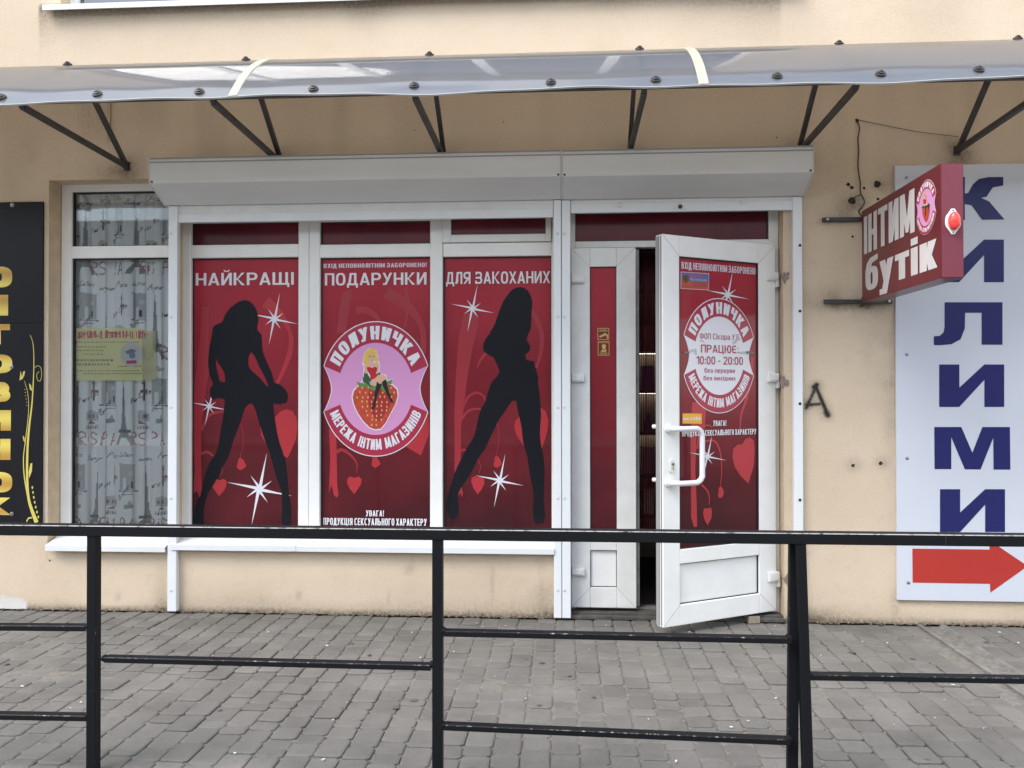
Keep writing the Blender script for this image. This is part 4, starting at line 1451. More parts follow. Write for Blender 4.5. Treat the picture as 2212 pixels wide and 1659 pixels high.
dart('plume_print', [zG([(300, 1420), (420, 1400), (400, 1659), (300, 1659)]) + zH([(325, 60), (310, 400), (322, 700), (325, 855), (300, 860), (278, 780), (275, 400), (272, 120)])], HEART, 0.0012)
dart('swirl_print', [ribbon(zG([(790, 1050), (780, 1200), (740, 1400), (700, 1520), (690, 1659)]), [6, 7, 6, 4, 2]), ribbon(zH([(325, 250), (350, 110), (400, 68), (440, 80)]), [4, 4, 3, 2]),
                     ribbon(zH([(380, 195), (460, 190), (505, 280), (515, 420), (505, 545)]), [4, 4, 3, 2, 1]), ribbon(zH([(360, 530), (405, 580), (420, 640), (415, 690)]), [4, 3, 2, 1])], HEART, 0.0012)
for h in ([(598, 310), (605, 250), (640, 218), (675, 215), (700, 175), (735, 162), (765, 190), (772, 260), (765, 380), (745, 450), (723, 522), (660, 460), (615, 390)], [(490, 590), (492, 555), (508, 542), (525, 560), (533, 600), (520, 628), (500, 635), (485, 618)],
          [(370, 750), (378, 712), (400, 715), (430, 706), (441, 735), (435, 790), (406, 846), (380, 800)]):
    dart('heart_print', [zH(h)], HEART, 0.0016)
for c, L in (((1571.6, 636.7), 52), ((1527.9, 985.8), 46)):
    flat('sparkle_print', DPG, [sparkle(DPG, c, L)], WHITEP, od, 0.0020)
dline('ВХІД НЕПОВНОЛІТНІМ ЗАБОРОНЕНО', (212, 328, 815, 322), zG, LILACW, **IMPACT)
c0 = DPG.px(*zG([(515, 1038)])[0])
top = DPG.px(*zG([(515, 568)])[0])
lf, rt = DPG.px(*zG([(228, 875)])[0]), DPG.px(*zG([(802, 895)])[0])
emblem(DPG, (lf[0] + rt[0]) / 2, c0[1], (rt[0] - lf[0]) / 2 / 0.94, top[1] - c0[1], od, 0.0028, WHITEP)
RASP = mat('raspberry_print', (0.36, 0.03, 0.08), 0.3)
for tx_, q, kw in (('ФОП Сікора У.Б.', (360, 900, 692, 866), THIN), ('ПРАЦЮЄ:', (370, 1012, 676, 956), dict(BOLD, t=0.15)), ('10:00 - 20:00', (330, 1107, 712, 1050), dict(BOLD, t=0.15)),
                   ('без перерви', (397, 1176, 645, 1142), dict(THIN, t=0.13)), ('без вихідних', (390, 1238, 652, 1204), dict(THIN, t=0.13))):
    dline(tx_, q, zG, RASP, 0.0052, **kw)
dline('УВАГА!', (470, 1612, 577, 1565), zG, WHITEP, 0.0035, **IMPACT)
dline('ПРОДУКЦІЯ СЕКСУАЛЬНОГО ХАРАКТЕРУ', (205, 155, 782, 95), zH, WHITEP, 0.0035, **IMPACT)
STB = mat('blue_sticker', (0.05, 0.16, 0.45), 0.35)
STO = mat('orange_red_sticker', (0.50, 0.10, 0.06), 0.35)
STY = mat('yellow_orange_sticker', (0.75, 0.38, 0.03), 0.35)
PALE = mat('pale_sticker_edge', (0.62, 0.50, 0.50), 0.4)
dart('guard_sticker', [zG([(205, 352), (437, 366), (435, 505), (204, 492)])], PALE, 0.0030)
dart('sticker_ground', [zG([(210, 430), (432, 437), (431, 499), (209, 487)])], STO, 0.0036)
dart('sticker_ground', [zG([(211, 357), (433, 371), (432, 437), (210, 430)])], STB, 0.0037)
dart('sticker_crest', [zG([(217, 375), (270, 375), (272, 420), (258, 445), (243, 452), (222, 432)])], mat('crest_red', (0.42, 0.03, 0.03), 0.35), 0.0042)
dart('sticker_crest_centre', [zG([(228, 385), (262, 385), (262, 415), (244, 438), (228, 418)])], LEAFD, 0.0047)
dline("ОБ'ЄКТ", (280, 403, 416, 378), zG, STO, 0.0044, **IMPACT)
dline('під охороною', (280, 422, 416, 412), zG, PALE, 0.0044, **THIN)
dart('sticker_small_print', [zG([(300, 440 + i * 11), (425, 443 + i * 11), (425, 446 + i * 11), (300, 443 + i * 11)]) for i in range(4)] + [zG([(217, 465 + i * 9), (290, 468 + i * 9), (290, 471 + i * 9), (217, 468 + i * 9)]) for i in range(2)],
     mat('sticker_dark_line', (0.24, 0.05, 0.05), 0.4), 0.0042)
dart('pull_sticker', [zG([(220, 1508), (377, 1511), (377, 1594), (219, 1591)])], STY, 0.0032)
dline('на себе', (228, 1566, 368, 1534), zG, WHITEP, 0.0040, **dict(BOLD, t=0.17))
DIRTP = mat('tape_residue', (0.20, 0.19, 0.18), 0.8)
dart('tape_residue', [zG([(228, 1006), (276, 1003), (278, 1018), (230, 1020)]), zG([(738, 1000), (806, 1006), (805, 1020), (745, 1022), (742, 1045)])], DIRTP, 0.0058)
dart('tape_residue', [zG([(276, 992), (330, 978), (336, 1028), (320, 1028), (318, 1003), (277, 1003)]), zG([(680, 1006), (752, 1003), (752, 1022), (680, 1022)]), zG([(355, 905), (385, 912), (400, 930), (370, 922)]), zG([(622, 930), (660, 905), (665, 925), (640, 945)])],
     mat('pale_tape_residue', (0.52, 0.52, 0.53), 0.8), 0.0058)

# broken plaster behind the three right hinges
bp = MB()
for k, (px, py) in enumerate(((1696, 598), (1694, 826), (1700, 1254))):
    c = at(px, py, 0.0)
    o = [(c.x + (0.020 + 0.012 * math.sin(a * 2.3 + k)) * math.cos(a), -0.0035, c.z + (0.036 + 0.014 * math.sin(a * 3.1 + k * 2)) * math.sin(a)) for a in np.linspace(0, 2 * math.pi, 15)[:-1]]
    bp.add(o + [(c.x, -0.0012, c.z)], [(i, (i + 1) % 14, 14) for i in range(14)])
bp.build('plaster_damage', mat('bare_mortar', (0.24, 0.20, 0.16), 0.95, var=(60, 0.4), bump=(150, 0.8)), bld)

# ---- wall holes and graffiti
hm = bpy.data.meshes.new('wall_hole')
z3 = zoomer(2688, 0, 1.6458)
z6 = zoomer(2688, 1008, 1.6458)
for i, ((x, y), r) in enumerate([(z3([(1072, 1195)])[0], 0.012), (z3([(1095, 1216)])[0], 0.012), (z3([(1175, 1220)])[0], 0.008), (z3([(1260, 1195)])[0], 0.022), (z3([(1265, 1290)])[0], 0.009), (z3([(1097, 1300)])[0], 0.024),
                                 (z3([(1100, 1533)])[0], 0.009), (z6([(1103, 1357)])[0], 0.011), (z6([(1283, 1343)])[0], 0.012), (z3([(1130, 782)])[0], 0.013), (zoomer(0, 2016, 1.6458)([(323, 314)])[0], 0.006),
                                 (zoomer(1344, 0, 1.6458)([(476, 843)])[0], 0.004), (zoomer(1344, 0, 1.6458)([(1050, 790)])[0], 0.004), (z3([(607, 892)])[0], 0.005)]):
    c = at(x, y, 0)
    hb = MB()
    o = [(c.x + r * (0.8 + 0.35 * rnd.random()) * math.cos(a), -0.0022, c.z + r * (0.8 + 0.35 * rnd.random()) * math.sin(a)) for a in np.linspace(0, 2 * math.pi, 11)[:-1]]
    hb.add(o + [(c.x, -0.0004, c.z)], [(j, (j + 1) % 10, 10) for j in range(10)])
    hb.build('wall_hole', HOLEM, bld)


def mat_spray():
    m = bpy.data.materials.new('black_spray_paint')
    m.use_nodes = True
    t = m.node_tree
    b = t.nodes['Principled BSDF']
    b.inputs['Base Color'].default_value = (0.012, 0.012, 0.013, 1)
    b.inputs['Roughness'].default_value = 0.75
    a = t.nodes.new('ShaderNodeVertexColor')
    a.layer_name = 'paint'
    n = node(t, 'ShaderNodeTexNoise', Scale=160.0, Detail=3.0)
    g = t.nodes.new('ShaderNodeNewGeometry')
    t.links.new(g.outputs['Position'], n.inputs['Vector'])
    s = t.nodes.new('ShaderNodeSeparateColor')
    t.links.new(a.outputs['Color'], s.inputs['Color'])
    mu = t.nodes.new('ShaderNodeMath')
    mu.operation = 'MULTIPLY_ADD'
    mu.inputs[1].default_value = 0.5
    mu.inputs[2].default_value = -0.25
    t.links.new(n.outputs['Fac'], mu.inputs[0])
    ad = t.nodes.new('ShaderNodeMath')
    ad.operation = 'ADD'
    t.links.new(s.outputs['Red'], ad.inputs[0])
    t.links.new(mu.outputs[0], ad.inputs[1])
    ml = t.nodes.new('ShaderNodeMath')
    ml.operation = 'MULTIPLY'
    ml.use_clamp = True
    st = t.nodes.new('ShaderNodeMath')
    st.operation = 'GREATER_THAN'
    st.inputs[1].default_value = 0.02
    t.links.new(s.outputs['Red'], st.inputs[0])
    t.links.new(ad.outputs[0], ml.inputs[0])
    t.links.new(st.outputs[0], ml.inputs[1])
    t.links.new(ml.outputs[0], b.inputs['Alpha'])
    return m


segs = [(z6([(862, 848)])[0], z6([(800, 985)])[0], 0.0095, 0.65), (z6([(862, 845)])[0], z6([(938, 1025)])[0], 0.011, 0.85), (z6([(805, 965)])[0], z6([(890, 958)])[0], 0.009, 0.7), (z6([(930, 1012)])[0], z6([(940, 1030)])[0], 0.017, 0.9),
        (z6([(806, 963)])[0], z6([(822, 962)])[0], 0.015, 0.8), (z6([(850, 850)])[0], z6([(868, 835)])[0], 0.014, 1.0)]
gx0, gx1, gz0_, gz1_ = fx(z6([(770, 900)])[0][0]), fx(z6([(1000, 900)])[0][0]), fz(z6([(900, 1090)])[0][1], 0, 1760), fz(z6([(900, 790)])[0][1], 0, 1760)
ng = 64
U, V = np.meshgrid(np.linspace(gx0, gx1, ng), np.linspace(gz0_, gz1_, ng), indexing='ij')
al = np.zeros_like(U)
for a, b, w, s in segs:
    A, B = at(*a), at(*b)
    dx, dz = B.x - A.x, B.z - A.z
    tt = np.clip(((U - A.x) * dx + (V - A.z) * dz) / (dx * dx + dz * dz), 0, 1)
    d = np.hypot(U - A.x - tt * dx, V - A.z - tt * dz)
    al = np.maximum(al, s * np.exp(-(d / w) ** 2.2)) + 0.10 * np.exp(-(d / (w * 3)) ** 2)
al *= np.clip(np.minimum(np.minimum(U - gx0, gx1 - U), np.minimum(V - gz0_, gz1_ - V)) / 0.02, 0, 1)
me = bpy.data.meshes.new('graffiti')
me.from_pydata([(U[i, j], -0.0025 - 0.2, V[i, j]) for i in range(ng) for j in range(ng)], [], [(i * ng + j, (i + 1) * ng + j, (i + 1) * ng + j + 1, i * ng + j + 1) for i in range(ng - 1) for j in range(ng - 1)])
ca = me.color_attributes.new('paint', 'FLOAT_COLOR', 'POINT')
ar = np.ones((ng * ng, 4), dtype=np.float32)
ar[:, 0] = np.clip(al, 0, 1).ravel()
ca.data.foreach_set('color', ar.ravel())
link_mesh('graffiti', me, mat_spray(), bld, label='black sprayed letter A')
# white cover strip on the wall high up at the left
zc = zoomer(0, 0, 1.6458)
a_, b_ = zc([(710, 640)])[0], zc([(712, 915)])[0]
MB().box(at(*a_).x - 0.011, at(*a_).x + 0.011, -0.014, -0.0005, at(*b_).z, at(*a_).z + 0.12).build('cable_cover', mat('beige_cover_strip', (0.42, 0.35, 0.26), 0.6), bld, bevel=0.002)

# ---- interior seen through the door gap and behind the curtain
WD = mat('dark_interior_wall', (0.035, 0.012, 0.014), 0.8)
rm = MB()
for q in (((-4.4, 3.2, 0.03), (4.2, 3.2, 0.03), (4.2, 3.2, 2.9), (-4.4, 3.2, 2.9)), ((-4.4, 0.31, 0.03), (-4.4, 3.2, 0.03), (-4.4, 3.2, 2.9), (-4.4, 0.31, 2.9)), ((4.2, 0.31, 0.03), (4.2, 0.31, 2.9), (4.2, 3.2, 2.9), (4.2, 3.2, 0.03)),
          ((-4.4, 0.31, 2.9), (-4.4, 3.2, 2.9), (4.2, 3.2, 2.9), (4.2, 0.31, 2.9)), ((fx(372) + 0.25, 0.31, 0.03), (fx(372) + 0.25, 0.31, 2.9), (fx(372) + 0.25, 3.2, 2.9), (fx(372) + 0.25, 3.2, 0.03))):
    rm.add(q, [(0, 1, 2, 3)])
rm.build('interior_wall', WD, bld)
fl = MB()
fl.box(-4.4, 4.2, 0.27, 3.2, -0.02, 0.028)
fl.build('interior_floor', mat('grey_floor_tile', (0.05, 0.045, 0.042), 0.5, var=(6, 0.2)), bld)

# ================================================================== THINGS BEHIND THE OPENINGS
# string curtain just inside the door
sc_ = thing('string_curtain', 'dark red string curtain hanging in the gap of the open door', 'curtain', (0.6, 0.45, 0))
MB().bar((fx(1376, 0.45), 0.45, 2.42), (fx(1640, 0.45), 0.45, 2.42), 0.02, 0.02).build('rod', STEEL, sc_)
SM = mat('dark_red_string', (0.14, 0.012, 0.016), 0.6)
xx = fx(1377, 0.45)
strings = []
while xx < fx(1560, 0.45):
    dens = 0.008 + 0.006 * rnd.random()
    s = MB()
    zbot = 0.42 + 0.02 * rnd.random()
    y = 0.45 + rnd.uniform(-0.012, 0.012)
    s.box(xx, xx + 0.0055, y, y + 0.003, zbot, 2.41)
    s.build('string', SM, sc_)
    xx += dens
# shelving with goods far inside
sh = thing('shop_shelf', 'dark shelving unit standing inside beyond the door gap', 'shelf', (0.9, 1.6, 0.03))
sx0, sx1 = 0.30, 1.75
sb = MB()
for x in (sx0, sx1 - 0.03):
    sb.box(x, x + 0.03, 1.45, 1.85, 0.03, 2.3)
sb.build('side_panel', mat('dark_shelf_board', (0.05, 0.02, 0.018), 0.5), sh)
MB().box(sx0, sx1, 1.853, 1.87, 0.03, 2.3).build('back_panel', mat('shelf_back', (0.34, 0.28, 0.23), 0.6), sh)
levels = [0.45, 0.78, 1.12, 1.46, 1.80]
for zz in levels:
    MB().box(sx0 + 0.031, sx1 - 0.031, 1.46, 1.85, zz - 0.025, zz).build('shelf_board', MATS['dark_shelf_board'], sh)
GC = [((0.75, 0.60, 0.42), 'tan'), ((0.70, 0.66, 0.60), 'cream'), ((0.45, 0.03, 0.05), 'red'), ((0.16, 0.05, 0.40), 'purple'), ((0.06, 0.20, 0.50), 'blue'), ((0.60, 0.30, 0.40), 'pink')]
spot = ['lowest', 'second', 'third', 'fourth', 'top']
gi = 0
gx_ = fx(1384, 1.6)
for li, zz in enumerate(levels):
    x = gx_ + 0.01
    for j in range(2):
        c, cn_ = GC[(gi * 5 + li) % 6]
        w, hgt = 0.075 + 0.02 * rnd.random(), 0.15 + 0.07 * rnd.random()
        g = MB()
        if gi % 3 == 1:
            g.lathe((x + w / 2, 1.55, zz), (0, 0, 1), [(0, w * 0.42), (hgt * 0.6, w * 0.42), (hgt * 0.75, w * 0.18), (hgt * 0.9, w * 0.18), (hgt, w * 0.1)], 14)
            nm, ct = 'bottle', 'bottle'
        else:
            g.box(x, x + w, 1.50, 1.62, zz, zz + hgt)
            nm, ct = 'gift_box', 'box'
        o = g.build(nm, mat('pack_' + cn_, c, 0.35), None, bevel=0.006 if nm == 'gift_box' else 0, smooth=nm == 'bottle')
        tag(o, '%s %s on the %s shelf inside the door, %s one' % (cn_, nm.replace('_', ' '), spot[li], ('left hand', 'right hand')[j]), ct, 'goods on the shelf inside the shop')
        x += w + 0.02
        gi += 1

fill_light = mat('added_shelf_light', (1.0, 0.86, 0.66), 0.4, emit=1.6)  # glowing strips added under the boards to light the goods and back panel
for zz in (1.12, 1.46, 1.80):
    MB().box(sx0 + 0.04, sx1 - 0.04, 1.80, 1.815, zz - 0.029, zz - 0.0255).build('added_light_strip', fill_light, sh)
# printed curtain in the left window -------------------------------------------------
CXa, CXb, CZa, CZb = gw0 - 0.02, a1 + 0.05, gb - 0.03, gt + 0.02
RES = 0.005
FOLD = 1.32
Wf, Hf = (CXb - CXa) * FOLD, CZb - CZa
nxr, nzr = int(Wf / RES), int(Hf / RES)
img = np.empty((nxr, nzr, 3))
img[:] = (0.86, 0.87, 0.88)
UU, VV = np.meshgrid((np.arange(nxr) + 0.5) * RES, (np.arange(nzr) + 0.5) * RES, indexing='ij')
TU, TV = 0.47, 0.59
row_ = np.floor((VV + 0.02) / TV)
tu, tv = np.mod(UU + 0.05 + row_ * 0.19, TU), np.mod(VV + 0.02, TV)
u1s, v1s = (np.arange(int(TU / RES)) + 0.5) * RES, (np.arange(int(TV / RES)) + 0.5) * RES
tile = np.zeros((len(u1s), len(v1s), 4))
PU, PV = np.meshgrid(u1s, v1s, indexing='ij')


def tfill(poly, col, a=1.0):
    c = np.zeros(PU.shape, bool)
    j = len(poly) - 1
    for i in range(len(poly)):
        xi, yi = poly[i]
        xj, yj = poly[j]
        if yi != yj:
            c ^= ((yi > PV) != (yj > PV)) & (PU < (xj - xi) * (PV - yi) / (yj - yi) + xi)
        j = i
    tile[c, :3] = col
    tile[c, 3] = a


def tline(pts, w, col, a=1.0):
    for (x0, y0), (x1, y1) in zip(pts, pts[1:]):
        dx, dy = x1 - x0, y1 - y0
        t_ = np.clip(((PU - x0) * dx + (PV - y0) * dy) / (dx * dx + dy * dy + 1e-12), 0, 1)
        d = np.hypot(PU - x0 - t_ * dx, PV - y0 - t_ * dy)
        k = d < w / 2 + 0.0012
        tile[k, :3] = col
        tile[k, 3] = a


DG, MG, RR = (0.05, 0.052, 0.056), (0.15, 0.152, 0.158), (0.30, 0.045, 0.06)
# tower
tfill([(0.17, 0.02), (0.22, 0.10), (0.235, 0.18), (0.245, 0.40), (0.252, 0.47), (0.259, 0.40), (0.269, 0.18), (0.284, 0.10), (0.334, 0.02), (0.30, 0.02), (0.275, 0.07), (0.229, 0.07), (0.204, 0.02)], MG, 0.85)
tfill([(0.205, 0.105), (0.30, 0.105), (0.30, 0.125), (0.205, 0.125)], DG, 0.9)
# gate arch
tfill([(0.03, 0.30), (0.15, 0.30), (0.15, 0.46), (0.155, 0.475), (0.02, 0.485), (0.03, 0.46)], MG, 0.55)
tfill([(0.06, 0.29), (0.085, 0.29), (0.085, 0.375), (0.075, 0.39), (0.06, 0.375)], (0.80, 0.82, 0.84), 1)
tfill([(0.10, 0.31), (0.14, 0.31), (0.14, 0.37), (0.10, 0.37)], (0.52, 0.54, 0.56), 1)
tfill([(0.11, 0.315), (0.125, 0.315), (0.125, 0.36), (0.11, 0.36)], DG, 1)
tfill([(0.10, 0.40), (0.135, 0.40), (0.135, 0.43), (0.10, 0.43)], (0.6, 0.62, 0.64), 1)
tline([(0.02, 0.295), (0.165, 0.29)], 0.004, MG)
tline([(0.05, 0.275), (0.13, 0.272)], 0.003, MG)
# houses, parasol, lamp
tfill([(0.35, 0.19), (0.46, 0.185), (0.46, 0.235), (0.40, 0.262), (0.35, 0.25)], (0.45, 0.45, 0.43), 0.8)
for i in range(4):
    tfill([(0.358 + i * 0.026, 0.205), (0.370 + i * 0.026, 0.205), (0.370 + i * 0.026, 0.228), (0.358 + i * 0.026, 0.228)], MG, 1)
tfill([(0.36, 0.165), (0.43, 0.165), (0.395, 0.19)], RR, 0.9)
for i in range(9):
    tfill([(0.35 + i * 0.012, 0.13), (0.357 + i * 0.012, 0.13), (0.356 + i * 0.012, 0.158), (0.351 + i * 0.012, 0.155)], DG if i % 2 else MG, 0.9)
tline([(0.415, 0.33), (0.415, 0.44)], 0.005, DG)
tfill([(0.40, 0.38), (0.445, 0.38), (0.445, 0.40), (0.40, 0.40)], RR, 0.9)
tfill([(0.407, 0.44), (0.423, 0.44), (0.421, 0.47), (0.409, 0.47)], DG, 0.9)
tfill([(0.07, 0.17), (0.13, 0.175), (0.13, 0.20), (0.07, 0.20)], MG, 0.75)
tfill([(0.09, 0.20), (0.115, 0.20), (0.105, 0.235)], MG, 0.6)
# big letters P A R I S
LP = {'P': [[(0, 0), (0.012, 0.085), (0.04, 0.08), (0.043, 0.055), (0.012, 0.045)]], 'A': [[(0, 0), (0.02, 0.08), (0.042, 0)], [(0.01, 0.03), (0.035, 0.03)]],
      'R': [[(0, 0), (0.01, 0.085), (0.04, 0.08), (0.04, 0.055), (0.012, 0.045), (0.045, 0)]], 'I': [[(0, 0), (0.004, 0.06)], [(0.005, 0.08), (0.005, 0.083)]],
      'S': [[(0.04, 0.07), (0.025, 0.085), (0.005, 0.07), (0.012, 0.05), (0.035, 0.035), (0.038, 0.012), (0.018, 0), (0, 0.012)]]}
for ch, x in zip('PARIS', (0.03, 0.10, 0.30, 0.362, 0.39)):
    for s in LP[ch]:
        tline([(x + a, 0.02 + b) for a, b in smoothpts(s, 4)], 0.006, RR, 0.9)


def script(text, x, y, ang, sc):
    # slanted handwriting
    G = {'P': [(0, 0), (0.25, 0.9), (0.6, 0.85), (0.5, 0.5), (0.15, 0.45)], 'L': [(0.6, 0.95), (0.3, 0.8), (0.2, 0.1), (0, 0.05), (0.3, 0.0), (0.6, 0.1)], 'B': [(0, 0), (0.25, 0.95), (0.6, 0.8), (0.2, 0.5), (0.6, 0.3), (0.4, 0.0), (0, 0)],
         'a': [(0.35, 0.45), (0.1, 0.4), (0.05, 0.05), (0.3, 0.1), (0.38, 0.45), (0.4, 0)], 'r': [(0, 0), (0.1, 0.45), (0.15, 0.3), (0.4, 0.45)], 'i': [(0.05, 0), (0.12, 0.45)], 's': [(0.3, 0.45), (0.1, 0.35), (0.25, 0.1), (0, 0)],
         'e': [(0, 0.2), (0.3, 0.35), (0.15, 0.48), (0, 0.2), (0.12, 0), (0.35, 0.1)], 't': [(0.05, 0.0), (0.2, 0.85)], 'o': [(0.2, 0.45), (0, 0.2), (0.18, 0), (0.35, 0.25), (0.2, 0.45)], 'n': [(0, 0), (0.08, 0.45), (0.1, 0.3), (0.3, 0.45), (0.35, 0)],
         'j': [(0.2, 0.45), (0.05, -0.35), (-0.15, -0.25)], 'u': [(0.05, 0.45), (0.05, 0.05), (0.3, 0.1), (0.35, 0.45), (0.36, 0)]}
    cx_ = 0.0
    ca_, sa_ = math.cos(rad(ang)), math.sin(rad(ang))
    for ch in text:
        if ch == ' ':
            cx_ += 0.3
            continue
        q = [(cx_ + a + b * 0.25, b) for a, b in G[ch]]
        tline([(x + (a * ca_ - b * sa_) * sc, y + (a * sa_ + b * ca_) * sc) for a, b in q], 0.002, DG, 0.9)
        cx_ += max(a for a, b in G[ch]) + 0.12


script('Paris Letters', 0.30, 0.30, 25, 0.038)
script('Bonjour', 0.17, 0.50, 0, 0.042)
script('Bonjour', 0.03, 0.225, 50, 0.036)
script('Paris', 0.36, 0.52, 0, 0.045)
script('Letters', 0.02, 0.53, 0, 0.036)
it = np.clip((tu / RES).astype(int), 0, len(u1s) - 1)
jt = np.clip((tv / RES).astype(int), 0, len(v1s) - 1)
T_ = tile[it, jt]
img = img * (1 - T_[..., 3:]) + T_[..., :3] * T_[..., 3:]
vs, fs = [], []
for i in range(nxr):
    u = i / (nxr - 1)
    ph = u * 13.5 * math.pi + 1.6 * math.sin(u * 9) + 1.1 * math.sin(u * 21 + 1)
    xc = CXa + (CXb - CXa) * u
    y0_ = 0.214 + 0.024 * math.sin(ph) * (0.75 + 0.25 * math.sin(u * 17))
    sx_ = -0.012 * math.sin(2 * ph)
    for j in range(nzr):
        z = CZa + j * RES
        kz = 1.0 - 0.25 * (j / nzr)
        vs.append((xc + sx_ * kz, y0_ * 1.0 + 0.008 * math.sin(u * 70 + z * 2.1) * (j / nzr), z))
for i in range(nxr - 1):
    for j in range(nzr - 1):
        fs.append((i * nzr + j, (i + 1) * nzr + j, (i + 1) * nzr + j + 1, i * nzr + j + 1))
ct = thing('printed_curtain', 'pale grey curtain printed with towers and words behind the left window', 'curtain', ((CXa + CXb) / 2, 0.25, CZb))
o_ = ORG[ct.name]
me = bpy.data.meshes.new('curtain_fabric')
me.from_pydata([(a - o_.x, b - o_.y, c - o_.z) for a, b, c in vs], [], fs)
ca = me.color_attributes.new('print', 'FLOAT_COLOR', 'POINT')
ar = np.ones((nxr * nzr, 4), dtype=np.float32)
ar[:, :3] = img.reshape(-1, 3)
ca.data.foreach_set('color', ar.ravel())
for p_ in me.polygons:
    p_.use_smooth = True
link_mesh('curtain_fabric', me, mat('curtain_print', (0.4, 0.42, 0.44), 0.9, attr='print', spec=0.1), ct)
MB().bar((CXa, 0.25, CZb + 0.015), (CXb, 0.25, CZb + 0.015), 0.025, 0.02).build('curtain_rail', PVC, ct)


# window reflection of a yellow street sign, painted as a sheet behind the glass
def mat_reflection(name, col, alpha):
    m = mat(name, col, 0.6)
    m.node_tree.nodes['Principled BSDF'].inputs['Alpha'].default_value = alpha
    return m


no = thing('sign_reflection', 'reflection of a yellow sign with a round picture, painted behind the left window', 'notice', (fx(236, 0.178), 0.178, fz(765, 0.178, 236)))
NPl = wallplane(0.178)
ny = mat_reflection('reflected_yellow', (0.95, 0.89, 0.42), 0.74)
flat('sheet', NPl, [pxp(NPl, [(165, 709), (307, 709), (307, 822), (165, 822)])], ny, no, 0)
flat('reflection_edge', NPl, [pxp(NPl, [(307.2, 712), (336, 716), (338, 820), (307.2, 822)])], mat_reflection('reflected_yellow_edge', (0.75, 0.68, 0.30), 0.5), no, 0)
hd_ = []
x = 168
r = random.Random(11)
while x < 316:
    w = r.choice((2, 3, 4, 6))
    a_, b_ = r.uniform(713, 717), r.uniform(729, 732)
    k_ = r.uniform(-1.5, 1.5)
    hd_.append([(x + k_, a_), (x + w + k_, a_), (x + w, b_), (x, b_)])
    if r.random() < 0.6:
        c_ = r.uniform(716, 727)
        hd_.append([(x, c_), (x + w + 4, c_), (x + w + 4, c_ + 3), (x, c_ + 3)])
    x += w + r.choice((1.5, 2, 3, 6))
flat('reflected_heading', NPl, [pxp(NPl, q) for q in hd_], mat_reflection('reflected_red', (0.62, 0.05, 0.11), 0.75), no, 0.001)
ln = []
for yy, x0, x1 in ((738, 166, 300), (748, 168, 226), (756, 166, 222), (764, 180, 222), (776, 166, 240), (785, 166, 232), (800, 166, 300), (806, 180, 300), (790, 255, 300)):
    x = x0
    while x < x1:
        w = r.uniform(2, 7)
        ln.append([(x, yy), (x + w, yy), (x + w, yy + (4.5 if yy in (776, 785) else 2.2)), (x, yy + (4.5 if yy in (776, 785) else 2.2))])
        x += w + r.uniform(1.5, 3)
flat('reflected_lines', NPl, [pxp(NPl, q) for q in ln], mat_reflection('reflected_grey', (0.30, 0.27, 0.14), 0.6), no, 0.001)
flat('reflected_disc', NPl, [pxp(NPl, ellipse(284, 766, 24, 26, 30))], mat_reflection('reflected_white', (0.75, 0.75, 0.80), 0.75), no, 0.0012)
flat('reflected_disc_picture', NPl, [pxp(NPl, ellipse(286, 768, 7, 6.5, 16))], mat_reflection('reflected_blue', (0.16, 0.26, 0.50), 0.8), no, 0.0018)

flat('reflected_disc_mark', NPl, [pxp(NPl, [(270, 760), (284, 753), (296, 758), (290, 762), (276, 765)])], mat_reflection('reflected_dark_grey', (0.25, 0.26, 0.30), 0.7), no, 0.0022)
flat('reflected_disc_word', NPl, [pxp(NPl, [(273, 779), (295, 778), (295, 785), (274, 786)])], MATS['reflected_red'], no, 0.0022)

# ================================================================== ROLLER SHUTTERS
bvA = mat('box_edge', (0.30, 0.31, 0.30), 0.5)


